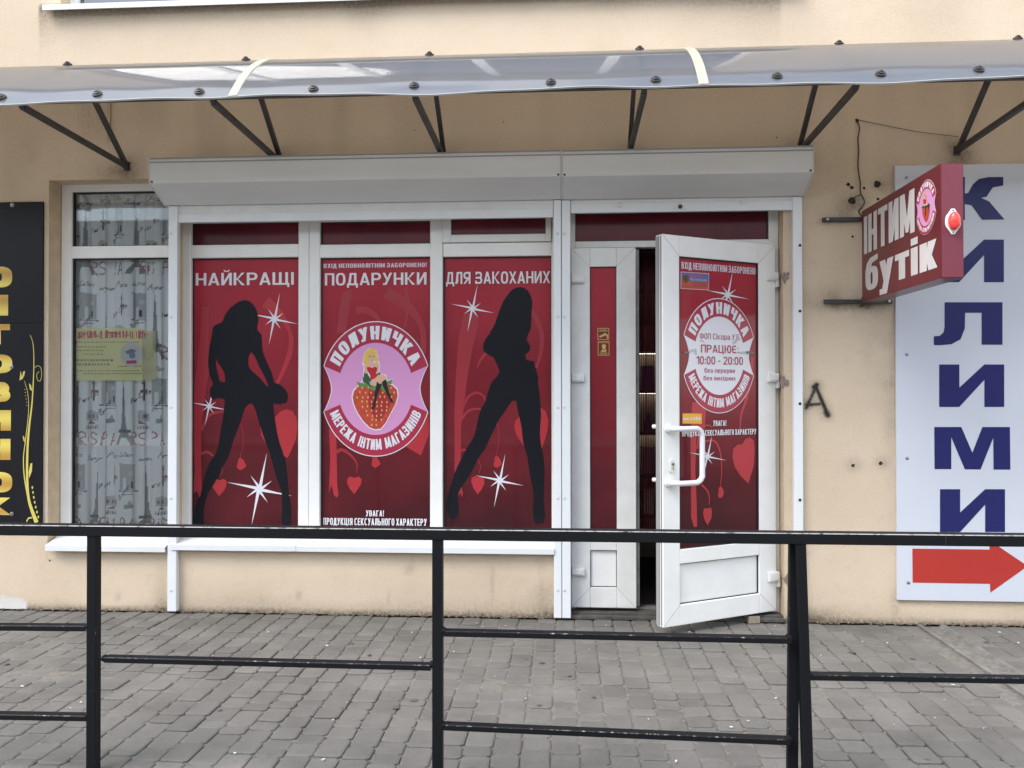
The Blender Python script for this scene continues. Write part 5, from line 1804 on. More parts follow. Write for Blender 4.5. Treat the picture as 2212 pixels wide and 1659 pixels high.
def shutter(label, pxl, pxr, top_l, top_r, rails, slat_px, slat_y, grp):
    x0, x1 = fx(pxl, -0.25, 400), fx(pxr, -0.25, 400)
    zt = (fz(top_l, -0.25, pxl) + fz(top_r, -0.25, pxr)) / 2
    t = thing('roller_shutter', label, 'roller shutter', ((x0 + x1) / 2, -0.1, zt), grp)
    b = MB()
    b.prism([(0.0, zt), (-0.245, zt), (-0.25, zt - 0.005), (-0.25, zt - 0.158), (-0.10, zt - 0.228), (-0.052, zt - 0.252), (-0.001, zt - 0.252)], x0, x1)
    b.build('shutter_box', BOXM, t, bevel=0.003, seg=1)
    fl_ = MB()
    fl_.prism([(-0.2505, zt - 0.004), (-0.2545, zt - 0.004), (-0.2545, zt + 0.003), (-0.05, zt + 0.003), (-0.05, zt + 0.0005), (-0.25, zt + 0.0005)], x0, x1)
    fl_.prism([(-0.2505, zt - 0.0205), (-0.2535, zt - 0.022), (-0.2535, zt - 0.028), (-0.2505, zt - 0.029)], x0, x1)
    fl_.build('cover_flange', bvA, t)
    e = MB()
    for xa, xb in ((x0 - 0.004, x0 - 0.0005), (x1 + 0.0005, x1 + 0.004)):
        e.prism([(0.0, zt + 0.003), (-0.253, zt + 0.003), (-0.253, zt - 0.16), (-0.10, zt - 0.231), (-0.05, zt - 0.255), (0.0, zt - 0.255)], xa, xb)
    e.build('end_cap', PVCD, t)
    s = MB()
    for xs in (x0 + 0.016, x1 - 0.016):
        for dz in (0.148,):
            s.lathe((xs, -0.2505, zt - dz), (0, -1, 0), [(0, 0.007), (0.002, 0.007), (0.003, 0.004)], 10)
    s.build('screw', RUBBER, t)
    for r0, r1, cap_px, dark, ytop in rails:
        g = MB()
        ra, rb = fx(r0, -0.045), fx(r1, -0.045)
        zr = zt - 0.256
        g.box(ra, rb, -0.045, -0.001, 0.012, zr)
        rl = g.build('guide_rail', ALU, t, bevel=0.003, seg=1)
        for yy in ((505, 685, 880, 1076, 1275) if not dark else (530, 672, 872, 1080)):
            c = at(cap_px, yy, -0.045)
            MB().lathe((c.x, -0.0455, c.z), (0, -1, 0), [(0, 0.0095), (0.002, 0.0095), (0.003, 0.006)], 12).build('rivet_cap', RUBBER if dark else CAPW, rl)
    xa, xb = fx(slat_px[0], -0.03), fx(slat_px[1], -0.03)
    z1, z0 = fz(slat_y[0], -0.03, (slat_px[0] + slat_px[1]) / 2), fz(slat_y[1], -0.03, (slat_px[0] + slat_px[1]) / 2)
    bs = MB().box(xa, xb, -0.034, -0.004, z0, z1).build('bottom_slat', ALU, t, bevel=0.003)
    MB().box(xa, xb, -0.028, -0.010, z1 + 0.001, zt - 0.2535).build('slat', PVCD, t, label='last visible shutter slat under the box')
    return t, bs, xa, xb, z0, z1


G_SH = 'rolled up shutters over the shop front'
sA, bsA, *_ = shutter('long grey roller shutter box over the three red window bays', 323, 1211.5, 345, 322.5, [(362.5, 382, 369, False, 0), (1196, 1212.6, 1204.5, False, 0)], (382.5, 1195), (456, 475), G_SH)
sB, bsB, xa, xb, z0, z1 = shutter('short grey roller shutter box over the open door', 1214, 1757, 322.5, 318.5, [(1214, 1232.6, 1219, False, 0), (1714.5, 1734.5, 1728, True, 0)], (1233.5, 1713.5), (437, 457), G_SH)
kx, kz = fx(1470, -0.034), (z0 + z1) / 2
kp = MB()
pf = [(kx + 0.05 * math.cos(rad(a)) * 1.0, kz + 0.017 * math.sin(rad(a))) for a in range(0, 360, 20)]
pf = [(kx + math.copysign(min(abs(math.cos(rad(a))) * 0.02, 0.02) + 0.038, math.cos(rad(a))), kz + 0.018 * math.sin(rad(a))) for a in range(10, 370, 20)]
n_ = len(pf)
kp.add([(x, -0.0345, z) for x, z in pf] + [(x, -0.0385, z) for x, z in pf], [tuple(range(n_)), tuple(range(n_, 2 * n_))] + [(i, (i + 1) % n_, (i + 1) % n_ + n_, i + n_) for i in range(n_)])
kp.build('lock_escutcheon', PVCD, bsB)
MB().lathe((kx, -0.039, kz), (0, -1, 0), [(0, 0.014), (0.004, 0.014), (0.006, 0.010)], 14).build('lock_cylinder', mat('dark_brass', (0.06, 0.05, 0.045), 0.4, metal=0.6), bsB)
for px, py in ((1339, 441), (1604, 436)):
    c = at(px, py, -0.05)
    MB().lathe((c.x, -0.03, c.z + 0.004), (0, -0.9, -0.45), [(0, 0.013), (0.022, 0.013), (0.024, 0.009)], 12).build('stop_plug', PVCD, bsB)

# ================================================================== CANOPY
cn_o = thing('canopy', 'curved smoke grey plastic canopy on steel brackets above the shop front', 'canopy', (-0.3, -0.5, 3.2))
D_, RZ = 1.09, 1.4
ZF = 2.995
RISE = RZ - math.sqrt(RZ * RZ - D_ * D_)
CXA, CXB = -5.2, 4.4


def arcpt(s, x, extra=0.0):
    """s=0 wall .. 1 front edge"""
    a = math.asin(D_ / RZ) * s
    wob = 0.0
    if s > 0.55:
        k = (s - 0.55) / 0.45
        wob = k * k * (0.006 * math.sin(x * 3.1 + 0.6) + 0.005 * math.sin(x * 5.3 + 2.0) + 0.003 * math.sin(x * 11))
    n_ = Vector((0, -math.sin(a), math.cos(a)))
    return Vector((x, -RZ * math.sin(a), ZF + RISE - RZ + RZ * math.cos(a) + wob)) + n_ * extra


j1, j2 = -1.745, 0.70                         # joints between the sheets
ns = 22
xs_cuts = [CXA, j1 - 0.004, j1 + 0.004, j2 - 0.004, j2 + 0.004, CXB]
for xa, xb in ((CXA, j1 - 0.003), (j1 + 0.003, j2 - 0.003), (j2 + 0.003, CXB)):
    n_ = max(6, int((xb - xa) / 0.05))
    m_ = MB()
    vs, fs = [], []
    for i in range(n_ + 1):
        x = xa + (xb - xa) * i / n_
        for j in range(ns + 1):
            vs.append(arcpt(j / ns, x, 0.008))
        for j in range(ns + 1):
            vs.append(arcpt(j / ns, x, 0.0))
    w_ = 2 * (ns + 1)
    for i in range(n_):
        for j in range(ns):
            a, b = i * w_ + j, (i + 1) * w_ + j
            fs.append((a, b, b + 1, a + 1))
            a, b = a + ns + 1, b + ns + 1
            fs.append((a, a + 1, b + 1, b))
        fs.append((i * w_ + ns, (i + 1) * w_ + ns, (i + 1) * w_ + 2 * ns + 1, i * w_ + 2 * ns + 1))
    m_.add(vs, fs)
    m_.build('canopy_sheet', POLY, cn_o, smooth=True)
em = MB()
n_ = 190
for k in range(n_):
    xa, xb = CXA + (CXB - CXA) * k / n_, CXA + (CXB - CXA) * (k + 1) / n_
    pa, pb = arcpt(1.0, xa, 0.004), arcpt(1.0, xb, 0.004)
    em.bar(pa + Vector((0, -0.003, -0.002)), pb + Vector((0, -0.003, -0.002)), 0.005, 0.009, (0, -0.7, 0.7))
em.build('edge_trim', mat('clear_edge_profile', (0.42, 0.43, 0.42), 0.35), cn_o)
for j in (j1, j2):
    m_ = MB()
    vs, fs = [], []
    for k in range(ns + 1):
        for dx, ex in ((-0.026, 0.0085), (-0.022, 0.013), (0.022, 0.013), (0.026, 0.0085)):
            vs.append(arcpt(k / ns, j + dx, ex))
    for k in range(ns):
        for q in range(3):
            a = k * 4 + q
            fs.append((a, a + 1, a + 5, a + 4))
    m_.add(vs, fs)
    m_.build('joint_strip', mat('cream_joint_strip', (0.42, 0.42, 0.31), 0.4, var=(20, 0.2)), cn_o)
fb = MB()
fb.bar((CXA, -D_ + 0.045, ZF + 0.024), (CXB, -D_ + 0.045, ZF + 0.024), 0.025, 0.025)
fb.build('front_beam', STEEL, cn_o)
MB().bar((CXA, -0.022, ZF + RISE - 0.03), (CXB, -0.022, ZF + RISE - 0.03), 0.04, 0.04).build('wall_beam', STEEL, cn_o)
for bx, bz in BRK + [(-4.0, 2.945), (3.45, 2.94)]:
    br = MB()
    bz2 = ZF - 0.045
    br.bar((bx, -0.004, bz2), (bx, -D_ + 0.03, ZF - 0.012), 0.028, 0.028)
    b = br.build('bracket', STEEL, cn_o)
    tp = arcpt(0.46, bx)
    MB().bar((bx + 0.002, -0.012, bz2 + 0.0), (bx + 0.002, tp.y, tp.z - 0.012), 0.026, 0.028).build('diagonal_strut', STEEL, b)
    ab = MB()
    for k in range(12):
        p, q = arcpt(k / 12, bx, -0.016), arcpt((k + 1) / 12, bx, -0.016)
        ab.bar(p, q, 0.024, 0.022, (0, 0.3, 1))
    ab.build('curved_bar', STEEL, b)
    MB().box(bx - 0.02, bx + 0.02, -0.006, -0.0005, bz2 - 0.028, bz2 + 0.03).build('wall_plate', STEEL, b)
# washers and screws
wm = MB().lathe((0, 0, 0), (0, 0, 1), [(0, 0.024), (0.004, 0.027), (0.009, 0.025), (0.010, 0.016), (0.016, 0.016), (0.018, 0.009), (0.022, 0.008)], 14)
wo = None


def canopy_hit(px, py, s_top=None):
    """where the line of sight meets the sheet"""
    r = ray(px, py)
    best = None
    for k in range(0, 400):
        s = 1.0 - k / 400 * 0.75
        y = arcpt(s, 0).y
        t_ = (y + DIST) / r.y
        p = CAMP + r * t_
        dz = p.z - arcpt(s, p.x, 0.008).z
        if best is None or abs(dz) < best[0]:
            best = (abs(dz), s, p.x)
    return best[1], best[2]


lower = [(5, 212), (212, 205), (432, 200), (678, 194), (895, 187), (1190, 180), (1416, 175), (1678, 167), (1901, 162), (2113, 153)]
upper = [(147, 143), (532, 136), (928, 124), (1381.6, 112), (1812, 99), (2198, 90)]
for k, (px, py) in enumerate(lower + upper):
    if k < len(lower):
        s, x = canopy_hit(px, py)
    else:
        s = 0.42
        y = arcpt(s, 0).y
        x = at(px, py, y).x
    p, q = arcpt(s, x, 0.0085), arcpt(s - 0.01, x, 0.0085)
    if wo is None:
        wo = wm.build('washer_screw', RUBBER, cn_o, smooth=True)
        for v in wo.data.vertices:
            v.co += ORG[cn_o.name]
        o = wo
    else:
        o = wo.copy()
        COL.objects.link(o)
        o.parent = cn_o
    a = math.asin(D_ / RZ) * s
    o.location = p - ORG[cn_o.name]
    o.rotation_euler = (a, 0, 0)

# ================================================================== SIGNS
# carpets sign at the right
KY = -0.022
KP = wallplane(KY)
kx0, kx1 = fx(1936, KY), fx(1936, KY) + 1.28
kz1, kz0 = fz(357, KY, 1990), fz(1297, KY, 1990)
ks = thing('carpet_shop_sign', 'tall white sign with dark blue letters and a red arrow at the wall', 'sign', ((kx0 + kx1) / 2, KY, kz0))
MB().box(kx0, kx1, KY, -0.002, kz0, kz1).build('sign_board', mat('white_sign_board', (0.60, 0.63, 0.69), 0.22, var=(1.2, 0.03), coat=0.3), ks, bevel=0.001, seg=1)
NAVY = mat('navy_letter', (0.012, 0.014, 0.11), 0.3)
z9 = zoomer(2688, 2016, 1.6458)


def iLetter(x0, y0, x1, y1, zf):
    return [zf([(x0, y0), (x0, y1), (x0 + (x1 - x0) * 0.31, y1), (x0 + (x1 - x0) * 0.695, y0 + (y1 - y0) * 0.36), (x0 + (x1 - x0) * 0.695, y1), (x1, y1), (x1, y0), (x0 + (x1 - x0) * 0.695, y0),
                (x0 + (x1 - x0) * 0.31, y0 + (y1 - y0) * 0.545), (x0 + (x1 - x0) * 0.31, y0)])]


Kp = [z3([(1655, 1147), (1828, 1147), (1828, 1427), (1655, 1427)]), z3([(1820, 1257), (1850, 1250), (1880, 1195), (1920, 1160), (1980, 1148), (2077, 1147), (2077, 1203), (2010, 1215), (1985, 1250), (1970, 1275), (1935, 1283), (1985, 1305), (2085, 1423),
                                                                                                 (1940, 1425), (1870, 1330), (1820, 1322)])]
letters = [Kp, iLetter(1660, 1553, 2081, 1829, z3), [z6([(1697, 300), (2072, 300), (2072, 575), (1937, 575), (1937, 368), (1830, 368), (1828, 470), (1800, 540), (1740, 572), (1660, 578), (1627, 577), (1627, 520), (1665, 518), (1690, 495), (1697, 460)])],
           iLetter(1662, 703, 2083, 978, z6), [z6([(1630, 1108), (1805, 1108), (1877, 1275), (1942, 1108), (2120, 1108), (2123, 1384), (2014, 1384), (2012, 1178), (1930, 1383), (1828, 1382), (1740, 1175), (1740, 1381), (1632, 1381)])],
           iLetter(1667, 1511, 2088, 1788, z6)]
for g in letters:
    flat('letter', KP, [pxp(KP, q) for q in g], NAVY, ks, 0.0016)
flat('arrow', KP, [pxp(KP, z9([(1488, 237), (1988, 243), (1988, 183), (2235, 350), (1993, 522), (1991, 465), (1490, 457)]))], mat('red_arrow', (0.44, 0.035, 0.026), 0.3), ks, 0.0016)
for p in (z3([(1450, 1152)])[0], z6([(1453, 637)])[0], z6([(1455, 1310)])[0], z9([(1463, 458)])[0]):
    c = at(*p, KY)
    MB().lathe((c.x, KY - 0.0005, c.z), (0, -1, 0), [(0, 0.011), (0.002, 0.010), (0.004, 0.005)], 12).build('screw', SCREW, ks)

# black and gold sign at the left edge
BY = -0.018
BP = wallplane(BY)
bx1 = fx(91, BY)
bx0 = bx1 - 0.74
bz1, bz0 = fz(436, BY, 50), fz(1142, BY, 50)
bs_ = thing('black_shop_sign', 'tall black sign with gold letters and a gold flower stem at the left', 'sign', ((bx0 + bx1) / 2, BY, bz0))
zj = fz(698, BY, 50)
BLK = mat('black_sign_board', (0.009, 0.009, 0.012), 0.35, var=(2, 0.2), spec=0.25)
MB().box(bx0, bx1, BY, -0.002, bz0, zj - 0.0015).build('sign_board', BLK, bs_, bevel=0.001, seg=1)
MB().box(bx0, bx1, BY, -0.002, zj + 0.0015, bz1).build('sign_board', BLK, bs_, bevel=0.001, seg=1, label='upper black board with fine ribs')
rb = MB()
z = zj + 0.02
while z < bz1 - 0.01:
    rb.box(bx0 + 0.002, bx1 - 0.002, BY - 0.0008, BY + 0.001, z, z + 0.005)
    z += 0.0105
rb.build('board_ribs', BLK, bs_)


def mat_gold():
    m = mat('gold_letter', (0.6, 0.42, 0.06), 0.35, metal=0.0)
    t = m.node_tree
    b = t.nodes['Principled BSDF']
    g = t.nodes.new('ShaderNodeNewGeometry')
    s = t.nodes.new('ShaderNodeSeparateXYZ')
    t.links.new(g.outputs['Position'], s.inputs['Vector'])
    m1 = t.nodes.new('ShaderNodeMath')
    m1.operation = 'MULTIPLY'
    m1.inputs[1].default_value = 2 * math.pi / 0.176
    t.links.new(s.outputs['Z'], m1.inputs[0])
    m2 = t.nodes.new('ShaderNodeMath')
    m2.operation = 'SINE'
    t.links.new(m1.outputs[0], m2.inputs[0])
    r = t.nodes.new('ShaderNodeMapRange')
    r.inputs['From Min'].default_value, r.inputs['From Max'].default_value = -1, 1
    t.links.new(m2.outputs[0], r.inputs['Value'])
    c = t.nodes.new('ShaderNodeValToRGB')
    c.color_ramp.elements[0].color = (0.48, 0.27, 0.05, 1)
    c.color_ramp.elements[1].color = (0.74, 0.60, 0.12, 1)
    t.links.new(r.outputs['Result'], c.inputs['Fac'])
    t.links.new(c.outputs['Color'], b.inputs['Base Color'])
    return m


GLD = mat_gold()
for ch, y0, y1, xr in (('О', 576, 621, 27), ('П', 637, 682, 18), ('Т', 700, 744, 22), ('О', 766, 806, 27), ('В', 825, 868, 23), ('И', 886, 930, 24), ('Н', 948, 993, 23), ('О', 1020, 1063, 27), ('К', 1075, 1112, 24)):
    a, b = BP.px(xr - 62, y1), BP.px(xr, y0)
    g, w = glyph(ch, 0.36, 0.30, 1.0)
    flat('letter', BP, [[(a[0] + x / w * (b[0] - a[0]), a[1] + y * (b[1] - a[1])) for x, y in q] for q in g], GLD, bs_, 0.0016)
zQ = zoomer(0, 1280, 2.0722)
GS = mat('pale_gold_line', (0.62, 0.52, 0.12), 0.35)
for k_, q_ in enumerate([pxp(BP, ribbon(zQ(q), w)) for q, w in (([(248, 82), (268, 140), (277, 240), (275, 420), (262, 640), (240, 820), (226, 1000), (222, 1200), (232, 1400), (265, 1520), (300, 1610)], [1, 1.3, 1.6, 2.2, 3, 4, 4.5, 5, 5.5, 7, 9]),
                                                               ([(200, 455), (225, 540), (235, 650), (228, 780), (208, 950), (193, 1080), (198, 1220), (222, 1370), (240, 1440)], [0.6, 1, 1.2, 1.4, 1.8, 2, 2.4, 3, 4]),
                                                               ([(285, 350), (305, 332), (335, 350), (340, 420), (325, 458), (305, 440), (302, 400), (320, 380)], [1] * 8), ([(218, 1605), (235, 1575), (262, 1572)], [2, 3, 3]))]):
    flat('flower_stem', BP, [q_], GS, bs_, 0.0016 + 0.0001 * k_)
for q_ in ([pxp(BP, zQ(q)) for q in ([(238, 475), (255, 490), (264, 540), (245, 525)], [(188, 900), (200, 915), (206, 960), (192, 940)], [(265, 1125), (250, 1130), (235, 1200), (240, 1250), (262, 1190)], [(170, 372), (182, 425), (190, 380), (206, 375), (200, 410), (185, 440), (160, 452), (163, 435)])]):
    flat('flower_leaf', BP, [q_], GS, bs_, 0.0021)
flat('flower_dots', BP, [pxp(BP, ellipse(*zQ([(265 + k * 8 * (0.6 + k * 0.07), 1325 + k * 40)])[0], 1.7, 3.2, 8)) for k in range(7)] + [pxp(BP, ellipse(*zQ([(205 + k * 3, 525 + k * 26)])[0], 0.9, 0.9, 6)) for k in range(6)], GS, bs_, 0.0016)['kind'] = 'stuff'
for px, py in ((27, 443), (25.5, 793), (26, 1110)):
    c = at(px, py, BY)
    MB().lathe((c.x, BY - 0.001, c.z), (0, -1, 0), [(0, 0.014), (0.003, 0.014), (0.004, 0.008), (0.008, 0.006)], 14).build('screw', SCREW, bs_)

# projecting boutique sign
SX, SYA, SYB, ST = 1.814, -0.12, -1.19, 0.108
sgz1, sgz0 = 2.555, 1.998
pl = Plane((SX, SYA, 0), (0, -1, 0), (0, 0, 1))             # left face; u runs away from the wall
ps = thing('projecting_sign', 'dark red box sign with silver letters projecting from the wall', 'sign', (SX, -0.02, 2.28))
RED_BOX = mat('dark_red_sign', (0.125, 0.011, 0.016), 0.32, var=(2.5, 0.1), coat=0.15, spec=0.35)
MB().box(SX, SX + ST, SYB, SYA, sgz0, sgz1).build('sign_box', RED_BOX, ps, bevel=0.0025)
EDG = MB()
EDG.box(SX + 0.004, SX + ST - 0.004, SYB - 0.0025, SYB - 0.0003, sgz0 + 0.004, sgz1 - 0.004)
EDG.build('end_face', mat('plum_sign_end', (0.17, 0.030, 0.046), 0.4, var=(3, 0.06)), ps)
assert pl.n.x < 0, 'left face'
zS = zoomer(3360, 620, 2.7646)
SILV = mat('silver_letter', (0.60, 0.58, 0.57), 0.38, var=(4, 0.06))


def sline(text, lf, lh, rf, rh, **kw):
    """lf/lh: foot and head at the left, rf/rh at the right"""
    P = [pl.px(*zS([q])[0]) for q in (lf, lh, rf, rh)]
    u0, u1 = (P[0][0] + P[1][0]) / 2, (P[2][0] + P[3][0]) / 2
    v0, v1 = (P[0][1] + P[2][1]) / 2, (P[1][1] + P[3][1]) / 2
    return flat('lettering', pl, text_box(text, u0, v0, u1, v1, **kw), SILV, ps, 0.0018)


sline('ІНТИМ', (125, 1040), (112, 640), (685, 820), (655, 358), t=0.20, b=0.15, gap=0.055, W=0.50)
sline('бутік', (140, 1430), (128, 1010), (935, 1222), (905, 895), t=0.24, b=0.17, gap=0.06, W=0.60)
c_ = pl.px(*zS([(800, 545)])[0])
e0, e1 = pl.px(*zS([(690, 545)])[0]), pl.px(*zS([(905, 545)])[0])
et, eb = pl.px(*zS([(800, 243)])[0]), pl.px(*zS([(800, 838)])[0])
emblem(pl, (e0[0] + e1[0]) / 2, (et[1] + eb[1]) / 2, (e1[0] - e0[0]) / 2 * 1.08, (et[1] - eb[1]) / 2, ps, 0.0018, PINK)
flat('strawberry_print', pl, [pxp(pl, zS([(757, 565), (775, 540), (805, 525), (835, 515), (838, 580), (825, 660), (803, 705), (780, 680), (762, 620)]))], STRAW, ps, 0.0042)
flat('leaf_print', pl, [pxp(pl, zS([(752, 545), (765, 528), (800, 520), (838, 508), (845, 520), (820, 545), (790, 548), (770, 560)]))], LEAFD, ps, 0.0046)
flat('figure_skin_print', pl, [pxp(pl, zS([(771, 420), (797, 415), (799, 470), (770, 475)])), pxp(pl, zS([(778, 505), (822, 482), (836, 500), (800, 528), (785, 530)]))], SKIN, ps, 0.0050)
flat('dress_print', pl, [pxp(pl, zS([(772, 458), (798, 452), (806, 498), (776, 512)]))], DRESS, ps, 0.0054)
flat('hair_print', pl, [pxp(pl, zS([(768, 402), (784, 384), (798, 398), (799, 432), (790, 412), (776, 416), (768, 450)]))], HAIR, ps, 0.0054)
flat('boot_print', pl, [pxp(pl, zS([(795, 522), (804, 520), (801, 628), (792, 632)]))], LINEB, ps, 0.0058)
flat('boot_print', pl, [pxp(pl, zS([(822, 500), (832, 498), (836, 560), (828, 564)]))], LINEB, ps, 0.0058)
mbk = MB()
for pxa, pya, pxb, pyb in ((1777, 474.5, 1925, 472), (1781, 651.5, 1928, 651.5)):
    a, b = at(pxa, pya, -0.02), at(pxb, pyb, -0.02)
    mbk.bar((a.x, -0.013, a.z), (b.x, -0.013, b.z), 0.024, 0.026)
    mbk.build('mounting_bar', STEEL, ps, bevel=0.002)
    mbk = MB()
    mbk.bar((SX + ST / 2, -0.025, a.z + (0.0 if pya < 600 else 0.012)), (SX + ST / 2, SYA + 0.005, a.z + (0.0 if pya < 600 else 0.025)), 0.05, 0.03)
    mbk.build('mounting_arm', STEEL, ps, bevel=0.002)
    mbk = MB()
sc2 = MB()
for px, py in ((1788, 474), (1921, 651)):
    c = at(px, py, -0.027)
    sc2.lathe((c.x, -0.0265, c.z), (0, -1, 0), [(0, 0.009), (0.003, 0.009), (0.004, 0.004)], 10)
sc2.build('mounting_screw', SCREW, ps)

# red strobe lamp on the sign's end
lc = at(2061, 479, SYB)
sl_ = thing('strobe_lamp', 'round red strobe lamp on a white base on the dark red box sign', 'lamp', (lc.x, SYB - 0.003, lc.z))
bsx = MB()
bxc = lc.x - 0.008
pf = [(bxc + 0.036 * x, lc.z + 0.062 * z) for x, z in ((0.22, 1), (0.36, 0.86), (0.9, 0.42), (1, 0.2), (1, -0.2), (0.9, -0.42), (0.36, -0.86), (0.22, -1), (-0.22, -1), (-0.36, -0.86), (-0.9, -0.42), (-1, -0.2), (-1, 0.2), (-0.9, 0.42), (-0.36, 0.86), (-0.22, 1))]
n_ = len(pf)
bsx.add([(x, SYB - 0.003, z) for x, z in pf] + [(x, SYB - 0.009, z) for x, z in pf], [tuple(range(n_)), tuple(range(n_, 2 * n_))] + [(i, (i + 1) % n_, (i + 1) % n_ + n_, i + n_) for i in range(n_)])
bsx.build('lamp_base', PVC, sl_, bevel=0.001, seg=1)
lens = mat('red_lamp_lens', (0.80, 0.06, 0.05), 0.25, coat=0.5)
lens.node_tree.nodes['Principled BSDF'].inputs['Subsurface Weight'].default_value = 0.3
lens.node_tree.nodes['Principled BSDF'].inputs['Subsurface Radius'].default_value = (0.03, 0.01, 0.01)
MB(lambda p: Vector((bxc + (p.x - lc.x) * 0.82, p.y, lc.z + (p.z - lc.z) * 1.42))).lathe((lc.x, SYB - 0.009, lc.z), (0, -1, 0), [(0, 0.031), (0.014, 0.0315), (0.024, 0.030), (0.031, 0.024), (0.034, 0.014), (0.035, 0.004)], 22).build('lamp_lens', lens, sl_, smooth=True)
lsc = MB()
for dz in (0.054, -0.054):
    lsc.lathe((bxc, SYB - 0.0092, lc.z + dz), (0, -1, 0), [(0, 0.005), (0.002, 0.004)], 8)
lsc.build('screw', SCREW, sl_)

# cables
CAB = mat('brown_cable', (0.06, 0.035, 0.02), 0.6)
pts = [at(*q, -0.012) for q in z3([(1130, 785), (1146, 830), (1136, 900), (1140, 980), (1136, 1080), (1150, 1180), (1152, 1245), (1178, 1305), (1160, 1345), (1142, 1372)])] + [Vector((SX + 0.03, -0.10, 2.50))]
o = MB().tube(smoothpts([tuple(p) for p in pts], 5), 0.0042, 6).build('sign_cable', CAB, None, smooth=True)
tag(o, 'thin brown cable hanging from a wall hole down to the dark red box sign', 'cable')
a, b = at(*z3([(1130, 775)])[0], -0.006), at(*z3([(1785, 886)])[0], -0.02)
o = MB().tube([a, a.lerp(b, 0.3) + Vector((0, 0, -0.008)), a.lerp(b, 0.6) + Vector((0, 0, -0.012)), b], 0.0022, 6).build('stretched_wire', mat('grey_wire', (0.16, 0.13, 0.10), 0.6), None)
tag(o, 'thin grey wire running from the wall hole to the canopy bracket', 'wire')
a, b, c = [at(*q, -0.01) for q in z3([(1100, 1300), (1120, 1275), (1160, 1258)])]
o = MB().tube([a, b, c], 0.003, 6).build('loose_wire_end', CAB, None)
tag(o, 'short loose wire end sticking out of the big wall hole', 'wire')

# ================================================================== RAILING IN FRONT
RY = -2.27


def mat_rail():
    m = bpy.data.materials.new('black_rail_paint')
    m.use_nodes = True
    t = m.node_tree
    b = t.nodes['Principled BSDF']
    b.inputs['Roughness'].default_value = 0.5
    b.inputs['Specular IOR Level'].default_value = 0.18
    g = t.nodes.new('ShaderNodeNewGeometry')
    n = node(t, 'ShaderNodeTexNoise', Scale=55.0, Detail=5.0, Roughness=0.7)
    n2 = node(t, 'ShaderNodeTexNoise', Scale=6.0, Detail=3.0)
    at_ = t.nodes.new('ShaderNodeVertexColor')
    at_.layer_name = 'wear'
    for q in (n, n2):
        t.links.new(g.outputs['Position'], q.inputs['Vector'])
    s = t.nodes.new('ShaderNodeSeparateColor')
    t.links.new(at_.outputs['Color'], s.inputs['Color'])
    m1 = t.nodes.new('ShaderNodeMath')
    m1.operation = 'MULTIPLY_ADD'
    m1.inputs[1].default_value = 0.42
    t.links.new(s.outputs['Red'], m1.inputs[0])
    m0 = t.nodes.new('ShaderNodeMath')
    m0.operation = 'MULTIPLY_ADD'
    m0.inputs[1].default_value = 0.25
    t.links.new(n2.outputs['Fac'], m0.inputs[0])
    t.links.new(n.outputs['Fac'], m0.inputs[2])
    t.links.new(m0.outputs[0], m1.inputs[2])
    r = t.nodes.new('ShaderNodeMapRange')
    r.inputs['From Min'].default_value, r.inputs['From Max'].default_value = 0.84, 1.02
    t.links.new(m1.outputs[0], r.inputs['Value'])
    mix = t.nodes.new('ShaderNodeMixRGB')
    mix.inputs['Color1'].default_value = (0.006, 0.0065, 0.008, 1)
    mix.inputs['Color2'].default_value = (0.33, 0.32, 0.31, 1)
    t.links.new(r.outputs['Result'], mix.inputs['Fac'])
    t.links.new(mix.outputs['Color'], b.inputs['Base Color'])
    return m


RAILM = mat_rail()
rl_ = thing('railing', 'black painted steel railing of square tubes in front of the shop', 'railing', (-0.2, RY, 0))


def railbar(name, p, q, w, h, upv=(0, 0, 1), wear=0.7, nseg=1):
    p, q = Vector(p), Vector(q)
    d = (q - p).normalized()
    s = d.cross(Vector(upv)).normalized()
    u = s.cross(d)
    me = bpy.data.meshes.new(name)
    bm = bmesh.new()
    c = 0.0028
    prof = [(-w / 2 + c, -h / 2, 0), (w / 2 - c, -h / 2, 0), (w / 2, -h / 2 + c, 0.2), (w / 2, h / 2 - c, 1), (w / 2 - c, h / 2, 1), (-w / 2 + c, h / 2, 1), (-w / 2, h / 2 - c, 1), (-w / 2, -h / 2 + c, 0.2)]
    lay = bm.loops.layers.float_color.new('wear')
    rings = []
    for e in (p, q):
        rings.append([bm.verts.new(e + s * a + u * b - ORG[rl_.name]) for a, b, _ in prof])
    for i in range(8):
        j = (i + 1) % 8
        f_ = bm.faces.new((rings[0][i], rings[0][j], rings[1][j], rings[1][i]))
        edge = i % 2 == 1                          # the chamfers take the knocks
        top_ = i in (3, 5)
        for lp_ in f_.loops:
            v_ = wear if top_ else (0.2 if edge else (0.05 if i == 4 else 0.0))
            lp_[lay] = (v_, 0, 0, 1)
    bm.faces.new(rings[0][::-1])
    bm.faces.new(rings[1])
    bmesh.ops.recalc_face_normals(bm, faces=bm.faces)
    bm.to_mesh(me)
    bm.free()
    return link_mesh(name, me, RAILM, rl_)


def rp(px, py, Y=RY):
    return at(px, py, Y)


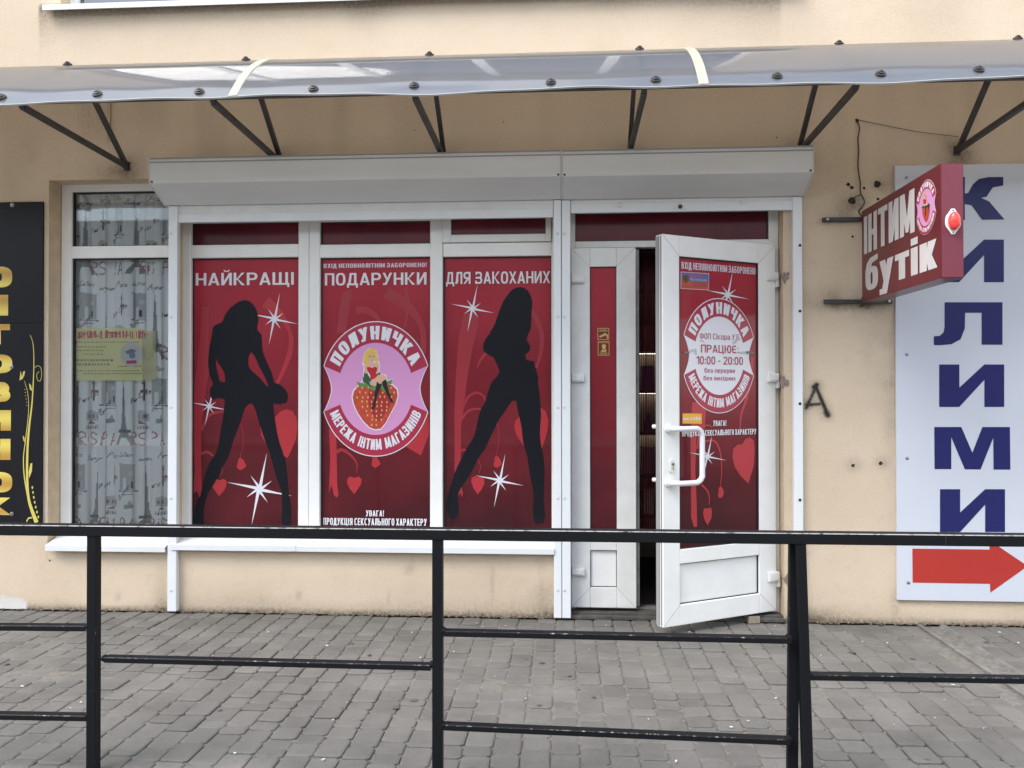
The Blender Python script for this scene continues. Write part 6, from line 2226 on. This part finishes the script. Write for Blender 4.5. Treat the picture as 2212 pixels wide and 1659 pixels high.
TW, THH = 0.060, 0.041
tl_, tr_ = rp(0, 1145), rp(2212, 1168.5)
dirx = (tr_ - tl_).normalized()
pa, pb = tl_ - dirx * 1.6, tr_ + dirx * 1.2
yo = Vector((0, TW / 2, 0))
kink = rp(1705 / 3 + 1474.7, 1106 + 185 / 3)
railbar('top_rail', pa + yo, rp(2043, 1167.5) + yo, TW, THH, wear=0.95)
railbar('top_rail', rp(2043, 1167.5) + yo + dirx * 0.0005, rp(2212, 1168.8) + dirx * 1.2 + yo, TW, THH, wear=0.95)
PW = 0.0385
PY = RY + 0.004
for pxl, pxr in ((186.5, 207), (932.5, 956)):
    xc = (fx(pxl, PY, 1300) + fx(pxr, PY, 1300)) / 2
    zt = at(pxl, 1158, PY).z
    railbar('post', (xc, PY + PW / 2, 0.0), (xc, PY + PW / 2, zt - 0.0005), PW, PW, (0, 1, 0), 0.35)
ztop = at(1725, 1172, PY).z - 0.0008
railbar('post', (fx(1718.5, PY, 1659), PY + PW / 2 + 0.030, at(1719, 1672, PY).z - 0.06), (fx(1723.5, PY, 1180), PY + PW / 2 + 0.030, ztop), PW, PW * 0.7, (0, 1, 0), 0.35)
xt, xb = fx(1731, PY, 1180), fx(1747, PY, 1659)
slope = (xb - xt) / (at(1732, 1173, PY).z - at(1750, 1659, PY).z)
railbar('post', (xt + slope * ztop, PY + PW / 2, 0.0), (xt, PY + PW / 2, ztop), PW * 0.92, PW, (0, 1, 0), 0.35)
for pxl in (-830,):
    xc = fx(pxl, PY, 1300)
    railbar('post', (xc, PY + PW / 2, 0.0), (xc, PY + PW / 2, ztop), PW, PW, (0, 1, 0), 0.35)
xc = fx(2480, PY, 1300)
railbar('post', (xc, PY + PW / 2, 0.0), (xc, PY + PW / 2, ztop), PW, PW, (0, 1, 0), 0.35)
zz7, zz8 = zoomer(0, 2016, 1.6458), zoomer(1344, 2016, 1.6458)
MYY = RY + 0.004
MW, MH = 0.040, 0.0215
for (x0, y0), (x1, y1) in ((zz7([(0, 753)])[0], zz7([(556, 757)])[0]), (zz7([(0, 1331)])[0], zz7([(562, 1341)])[0]), (zz7([(672, 960)])[0], zz8([(578, 1012)])[0]), (zz8([(663, 790)])[0], z9([(708, 838)])[0]),
                           (zz8([(663, 1399)])[0], z9([(700, 1496)])[0]), (z9([(822, 1074)])[0], z9([(2212, 1097)])[0])):
    a, b = rp(x0, y0, MYY), rp(x1, y1, MYY)
    if x0 < 1:
        a = a + (a - b).normalized() * 0.9
    if x1 > 2200:
        b = b + (b - a).normalized() * 0.48
    railbar('rail', a + Vector((0, MW / 2, 0)), b + Vector((0, MW / 2, 0)), MW, MH, wear=0.38)
wl = MB()
for px, py in ((222, 1424), (932, 1437), (957, 1364), (957, 1569), (1706, 1379), (1706, 1598), (1752, 1459), (187, 1354), (187, 1547)):
    c = rp(px, py, MYY)
    wl.lathe((c.x, MYY + 0.012, c.z), (0, -1, 0), [(-0.012, 0.011), (0, 0.013), (0.010, 0.010), (0.013, 0.004)], 9)
wl.build('weld', RAILM, rl_, smooth=True)

# ================================================================== GROUND
SAND = mat('joint_sand', (0.150, 0.139, 0.122), 0.95, var=(30, 0.35), bump=(120, 0.6))
pv = tag(MB().box(-7, 7, -4.2, -0.0, -0.3, -0.0125).build('pavement', SAND, None), kind='structure')


def mat_paver():
    m = bpy.data.materials.new('grey_concrete_paver')
    m.use_nodes = True
    t = m.node_tree
    b = t.nodes['Principled BSDF']
    b.inputs['Roughness'].default_value = 0.85
    b.inputs['Specular IOR Level'].default_value = 0.3
    g = t.nodes.new('ShaderNodeNewGeometry')
    oi = t.nodes.new('ShaderNodeObjectInfo')
    ad = t.nodes.new('ShaderNodeMath')
    ad.operation = 'ADD'
    t.links.new(g.outputs['Random Per Island'], ad.inputs[0])
    t.links.new(oi.outputs['Random'], ad.inputs[1])
    fr = t.nodes.new('ShaderNodeMath')
    fr.operation = 'FRACT'
    t.links.new(ad.outputs[0], fr.inputs[0])
    n1 = node(t, 'ShaderNodeTexNoise', Scale=170.0, Detail=4.0, Roughness=0.7)
    n2 = node(t, 'ShaderNodeTexNoise', Scale=2.6, Detail=5.0, Roughness=0.65)
    n3 = node(t, 'ShaderNodeTexNoise', Scale=19.0, Detail=4.0, Roughness=0.6)
    for n in (n1, n2, n3):
        t.links.new(g.outputs['Position'], n.inputs['Vector'])
    r = t.nodes.new('ShaderNodeMapRange')
    r.inputs['To Min'].default_value, r.inputs['To Max'].default_value = 0.87, 1.09
    t.links.new(fr.outputs[0], r.inputs['Value'])
    f1 = t.nodes.new('ShaderNodeMapRange')
    f1.inputs['From Min'].default_value, f1.inputs['From Max'].default_value = 0.25, 0.75
    f1.inputs['To Min'].default_value, f1.inputs['To Max'].default_value = 0.80, 1.20
    t.links.new(n1.outputs['Fac'], f1.inputs['Value'])
    f2 = t.nodes.new('ShaderNodeMapRange')
    f2.inputs['From Min'].default_value, f2.inputs['From Max'].default_value = 0.3, 0.7
    f2.inputs['To Min'].default_value, f2.inputs['To Max'].default_value = 0.76, 1.14
    t.links.new(n2.outputs['Fac'], f2.inputs['Value'])
    f3 = t.nodes.new('ShaderNodeMapRange')                  # darker spots: oil, gum
    f3.inputs['From Min'].default_value, f3.inputs['From Max'].default_value = 0.22, 0.42
    f3.inputs['To Min'].default_value, f3.inputs['To Max'].default_value = 0.80, 1.0
    t.links.new(n3.outputs['Fac'], f3.inputs['Value'])
    v = r.outputs['Result']
    for f_ in (f1, f2, f3):
        mu = t.nodes.new('ShaderNodeMath')
        mu.operation = 'MULTIPLY'
        t.links.new(v, mu.inputs[0])
        t.links.new(f_.outputs['Result'], mu.inputs[1])
        v = mu.outputs[0]
    sc__ = t.nodes.new('ShaderNodeVectorMath')
    sc__.operation = 'SCALE'
    sc__.inputs[0].default_value = (0.146, 0.139, 0.127)
    t.links.new(v, sc__.inputs['Scale'])
    t.links.new(sc__.outputs['Vector'], b.inputs['Base Color'])
    bp_ = t.nodes.new('ShaderNodeBump')
    bp_.inputs['Strength'].default_value = 0.5
    bp_.inputs['Distance'].default_value = 0.003
    t.links.new(n1.outputs['Fac'], bp_.inputs['Height'])
    t.links.new(bp_.outputs['Normal'], b.inputs['Normal'])
    return m


PAV = mat_paver()
CW = 0.1185


def paver_geo(w, l, r_):
    """top with softened edges and skirts; about 30 faces"""
    c, h = 0.014, 0.005
    j = [r_.uniform(-0.0015, 0.0015) for _ in range(8)]

    def loop(i, z, cr):
        x0, x1, y0, y1 = -w / 2 + i, w / 2 - i, -l / 2 + i, l / 2 - i
        return [(x0 + cr, y0, z), (x1 - cr, y0, z), (x1, y0 + cr, z), (x1, y1 - cr, z), (x1 - cr, y1, z), (x0 + cr, y1, z), (x0, y1 - cr, z), (x0, y0 + cr, z)]
    vs = loop(0, -0.03, c) + loop(0, -h, c) + loop(0.003, -0.002, c) + loop(0.009, 0, c)
    vs = [(x + j[k % 8], y + j[(k + 3) % 8], z) for k, (x, y, z) in enumerate(vs)]
    fs = []
    for k in range(3):
        for i in range(8):
            fs.append((k * 8 + i, k * 8 + (i + 1) % 8, (k + 1) * 8 + (i + 1) % 8, (k + 1) * 8 + i))
    fs.append(tuple(range(24, 32)))
    return vs, fs


kinds = []
LENS = [0.088, 0.118, 0.118, 0.155, 0.172]
for li, L in enumerate(LENS):
    vs, fs = paver_geo(CW - 0.005, L - 0.004, rnd)
    me = bpy.data.meshes.new('paver')
    me.from_pydata(vs, [], fs)
    me.materials.append(PAV)
    kinds.append((L, vs, fs, me))
CH0, CH1 = 2.17, 2.34                         # the drain channel
places = []
c = 0
x = -5.4
while x < 5.4:
    if CH0 - 0.02 < x + CW / 2 < CH1 + 0.05 and x < CH1:
        x = CH1 + 0.004 if x + CW > CH0 else x
    xc = x + CW / 2
    if xc + CW / 2 > CH0 and xc - CW / 2 < CH1:
        x = CH1 + 0.004
        continue
    y = -0.004 + rnd.uniform(-0.0, 0.0)
    while y > -2.75:
        k = rnd.randrange(5)
        L = kinds[k][0]
        yc = y - L / 2
        und = 0.0025 * math.sin(xc * 2.1 + yc * 1.3) + 0.0015 * math.sin(yc * 5 + xc * 3.3)
        if abs(yc + 1.22) < 0.07:
            und -= 0.004
        places.append((xc + rnd.gauss(0, 0.0011), yc, und - 0.004 + rnd.gauss(0, 0.0018), k, rnd.gauss(0, 0.011), rnd.gauss(0, 0.010), rnd.gauss(0, 0.011)))
        y -= L
    x += CW + rnd.uniform(-0.0008, 0.0008)


def shown(p):
    q = RM @ np.array([p[0], EYE - 0.0, p[1] + DIST])
    sx_, sy_ = CX + FPX * q[0] / q[2], CY + FPX * q[1] / q[2]
    return -20 < sx_ < 2232 and sy_ < 1680, q[2]


vis = sorted([(shown(p)[1], i) for i, p in enumerate(places) if shown(p)[0]])
single = {i for _, i in vis[:298]}
rest = MB()
for i, (x, y, z, k, ax, ay, az) in enumerate(places):
    L, vs, fs, me = kinds[k]
    if i in single:
        o = bpy.data.objects.new('paver', me)
        COL.objects.link(o)
        o.parent = pv
        o.location = (x, y, z)
        o.rotation_euler = (ax, ay, az)
    else:
        M_ = Matrix.Translation((x, y, z)) @ Matrix.Rotation(az, 4, 'Z') @ Matrix.Rotation(ay, 4, 'Y') @ Matrix.Rotation(ax, 4, 'X')
        rest.add([M_ @ Vector(v) for v in vs], fs)
me = bpy.data.meshes.new('paver_field')
me.from_pydata([tuple(v) for v in rest.v], [], rest.f)
link_mesh('paver_field', me, PAV, pv, kind='stuff')

# drain channel running from the wall to the street
dc = thing('drain_channel', 'shallow concrete drain channel crossing the pavers at the right', 'drain', ((CH0 + CH1) / 2, -1.4, 0))
CONC = mat('drain_concrete', (0.150, 0.145, 0.136), 0.9, var=(9, 0.35), bump=(90, 0.6))
m_ = MB()
prof = [(-0.085, 0.002), (-0.062, 0.003), (-0.056, -0.004), (-0.04, -0.022), (0.0, -0.030), (0.04, -0.022), (0.056, -0.004), (0.062, 0.003), (0.085, 0.002), (0.085, -0.06), (-0.085, -0.06)]
xm = (CH0 + CH1) / 2
edges = [-0.002, -0.5, -1.0, -1.5, -2.0, -2.5, -2.75]
for a, b in zip(edges, edges[1:]):
    n_ = len(prof)
    m2 = MB()
    dxx = rnd.gauss(0, 0.003)
    m2.add([(xm + px * 0.98 + dxx, a - 0.002, pz + rnd.gauss(0, 0.0006)) for px, pz in prof] + [(xm + px * 0.98 + dxx, b + 0.002, pz + rnd.gauss(0, 0.0006)) for px, pz in prof],
           [(i, (i + 1) % n_, (i + 1) % n_ + n_, i + n_) for i in range(n_)] + [tuple(range(n_)), tuple(range(n_, 2 * n_))])
    m2.build('channel_section', CONC, dc)
sil = MB()
for k in range(26):
    y = -0.35 - 0.6 * rnd.random() if k < 18 else -1.4 - rnd.random()
    x = xm + rnd.uniform(-0.03, 0.03)
    r = 0.02 + 0.03 * rnd.random()
    o = [(x + r * 0.6 * math.cos(a) * (0.7 + 0.5 * rnd.random()), y + r * 1.8 * math.sin(a) * (0.7 + 0.5 * rnd.random()), -0.0255 - 0.0003 * k) for a in np.linspace(0, 2 * math.pi, 11)[:-1]]
    sil.add(o + [(x, y, -0.0195 - 0.0003 * k)], [(i, (i + 1) % 10, 10) for i in range(10)])
sil.build('silt', mat('dark_silt', (0.07, 0.065, 0.06), 0.8, var=(40, 0.3)), dc, kind='stuff')

# litter: crumbs of plaster, butts and chips
li = MB()
for k in range(85):
    x, y = rnd.uniform(-4.2, 3.4), -2.4 * rnd.random() ** 0.8 - 0.03
    s = rnd.choice((0.0025, 0.003, 0.004, 0.006))
    a = rnd.random() * 6.28
    d = Vector((math.cos(a), math.sin(a), 0)) * s * rnd.uniform(0.6, 1.6)
    li.bar(Vector((x, y, 0.004)) - d, Vector((x, y, 0.004)) + d, s, s * 0.6)
tag(li.build('litter', mat('pale_litter', (0.62, 0.60, 0.56), 0.8), None), kind='stuff')
gm = MB()
for k in range(46):
    x, y, r = rnd.uniform(-3.6, 2.9), rnd.uniform(-2.4, -0.25), rnd.uniform(0.008, 0.02)
    gm.add([(x + r * (0.8 + 0.4 * rnd.random()) * math.cos(a), y + r * (0.8 + 0.4 * rnd.random()) * math.sin(a), 0.0005) for a in np.linspace(0, 2 * math.pi, 10)[:-1]] + [(x, y, 0.004)], [(i, (i + 1) % 9, 9) for i in range(9)])
tag(gm.build('gum_spots', mat('trodden_gum', (0.085, 0.08, 0.075), 0.8), None), kind='stuff')
# fallen plaster and grit along the foot of the wall
gr = MB()
for k in range(420):
    x = rnd.uniform(-4.2, 3.4)
    if xD0 < x < xD1:
        continue
    y = -abs(rnd.gauss(0, 0.010)) - 0.002
    s = rnd.uniform(0.003, 0.010)
    a = rnd.random() * 6.28
    d = Vector((math.cos(a), math.sin(a), 0)) * s
    gr.bar(Vector((x, y, 0.0)) - d, Vector((x, y, 0.002)) + d, s * 1.1, s * 0.9)
tag(gr.build('grit', mat('dirty_grit', (0.16, 0.13, 0.10), 0.95, var=(30, 0.4)), None), kind='stuff')
# wooden wedge under the open door
wz = z9([(505, 678)])[0]
wx, wy = 1.14, -0.03
wd_ = MB()
wd_.add([(wx, wy - 0.03, 0.0), (wx + 0.07, wy - 0.015, 0.0), (wx + 0.05, wy + 0.10, 0.0), (wx - 0.02, wy + 0.085, 0.0), (wx, wy - 0.03, 0.046), (wx + 0.07, wy - 0.015, 0.046), (wx + 0.05, wy + 0.10, 0.018), (wx - 0.02, wy + 0.085, 0.018)],
        [(0, 3, 2, 1), (4, 5, 6, 7), (0, 1, 5, 4), (1, 2, 6, 5), (2, 3, 7, 6), (3, 0, 4, 7)])
tag(wd_.build('wooden_wedge', mat('weathered_wood', (0.26, 0.22, 0.16), 0.8, var=(30, 0.3, (1, 8, 1))), None, bevel=0.003), 'small wooden wedge pushed under the open white door', 'wedge')

# the street behind the photographer
tag(MB().box(-60, 60, -16, -4.22, -0.4, -0.14).build('road', mat('asphalt', (0.11, 0.11, 0.11), 0.85, var=(6, 0.2), bump=(60, 0.5)), None), kind='structure')
tag(MB().box(-60, 60, -4.36, -4.203, -0.35, 0.0).build('kerb', mat('kerb_concrete', (0.26, 0.25, 0.24), 0.85, var=(8, 0.2)), None, bevel=0.01), kind='structure')
tag(MB().box(-300, 300, -300, 300, -0.8, -0.42).build('ground', mat('ground_earth', (0.12, 0.11, 0.10), 0.95, var=(1, 0.3)), None), kind='structure')
tag(MB().box(-60, 60, -30, -16.02, -0.4, 0.0).build('far_pavement', mat('far_paving', (0.38, 0.37, 0.36), 0.9, var=(2, 0.2)), None), kind='structure')
ob = thing('opposite_building', 'pale plastered building across the street seen only in reflections', 'building', (0, -24, 0))
MB().box(-34, 30, -36, -24, 0, 7.2).build('wall', mat('opposite_plaster', (0.30, 0.29, 0.28), 0.9, var=(0.6, 0.15)), ob)
MB().box(-34.5, 30.5, -36.5, -23.5, 7.203, 7.7).build('roof', MATS['roof_edge'], ob)
for fl_i, z in enumerate((1.0, 4.2)):
    w_ = MB()
    for k in range(16):
        x = -32 + k * 3.9
        w_.box(x, x + 2.0, -23.998, -23.93, z, z + (1.9 if fl_i else 2.2))
    w_.build('window_row', mat('opposite_glass', (0.03, 0.035, 0.04), 0.1), ob)
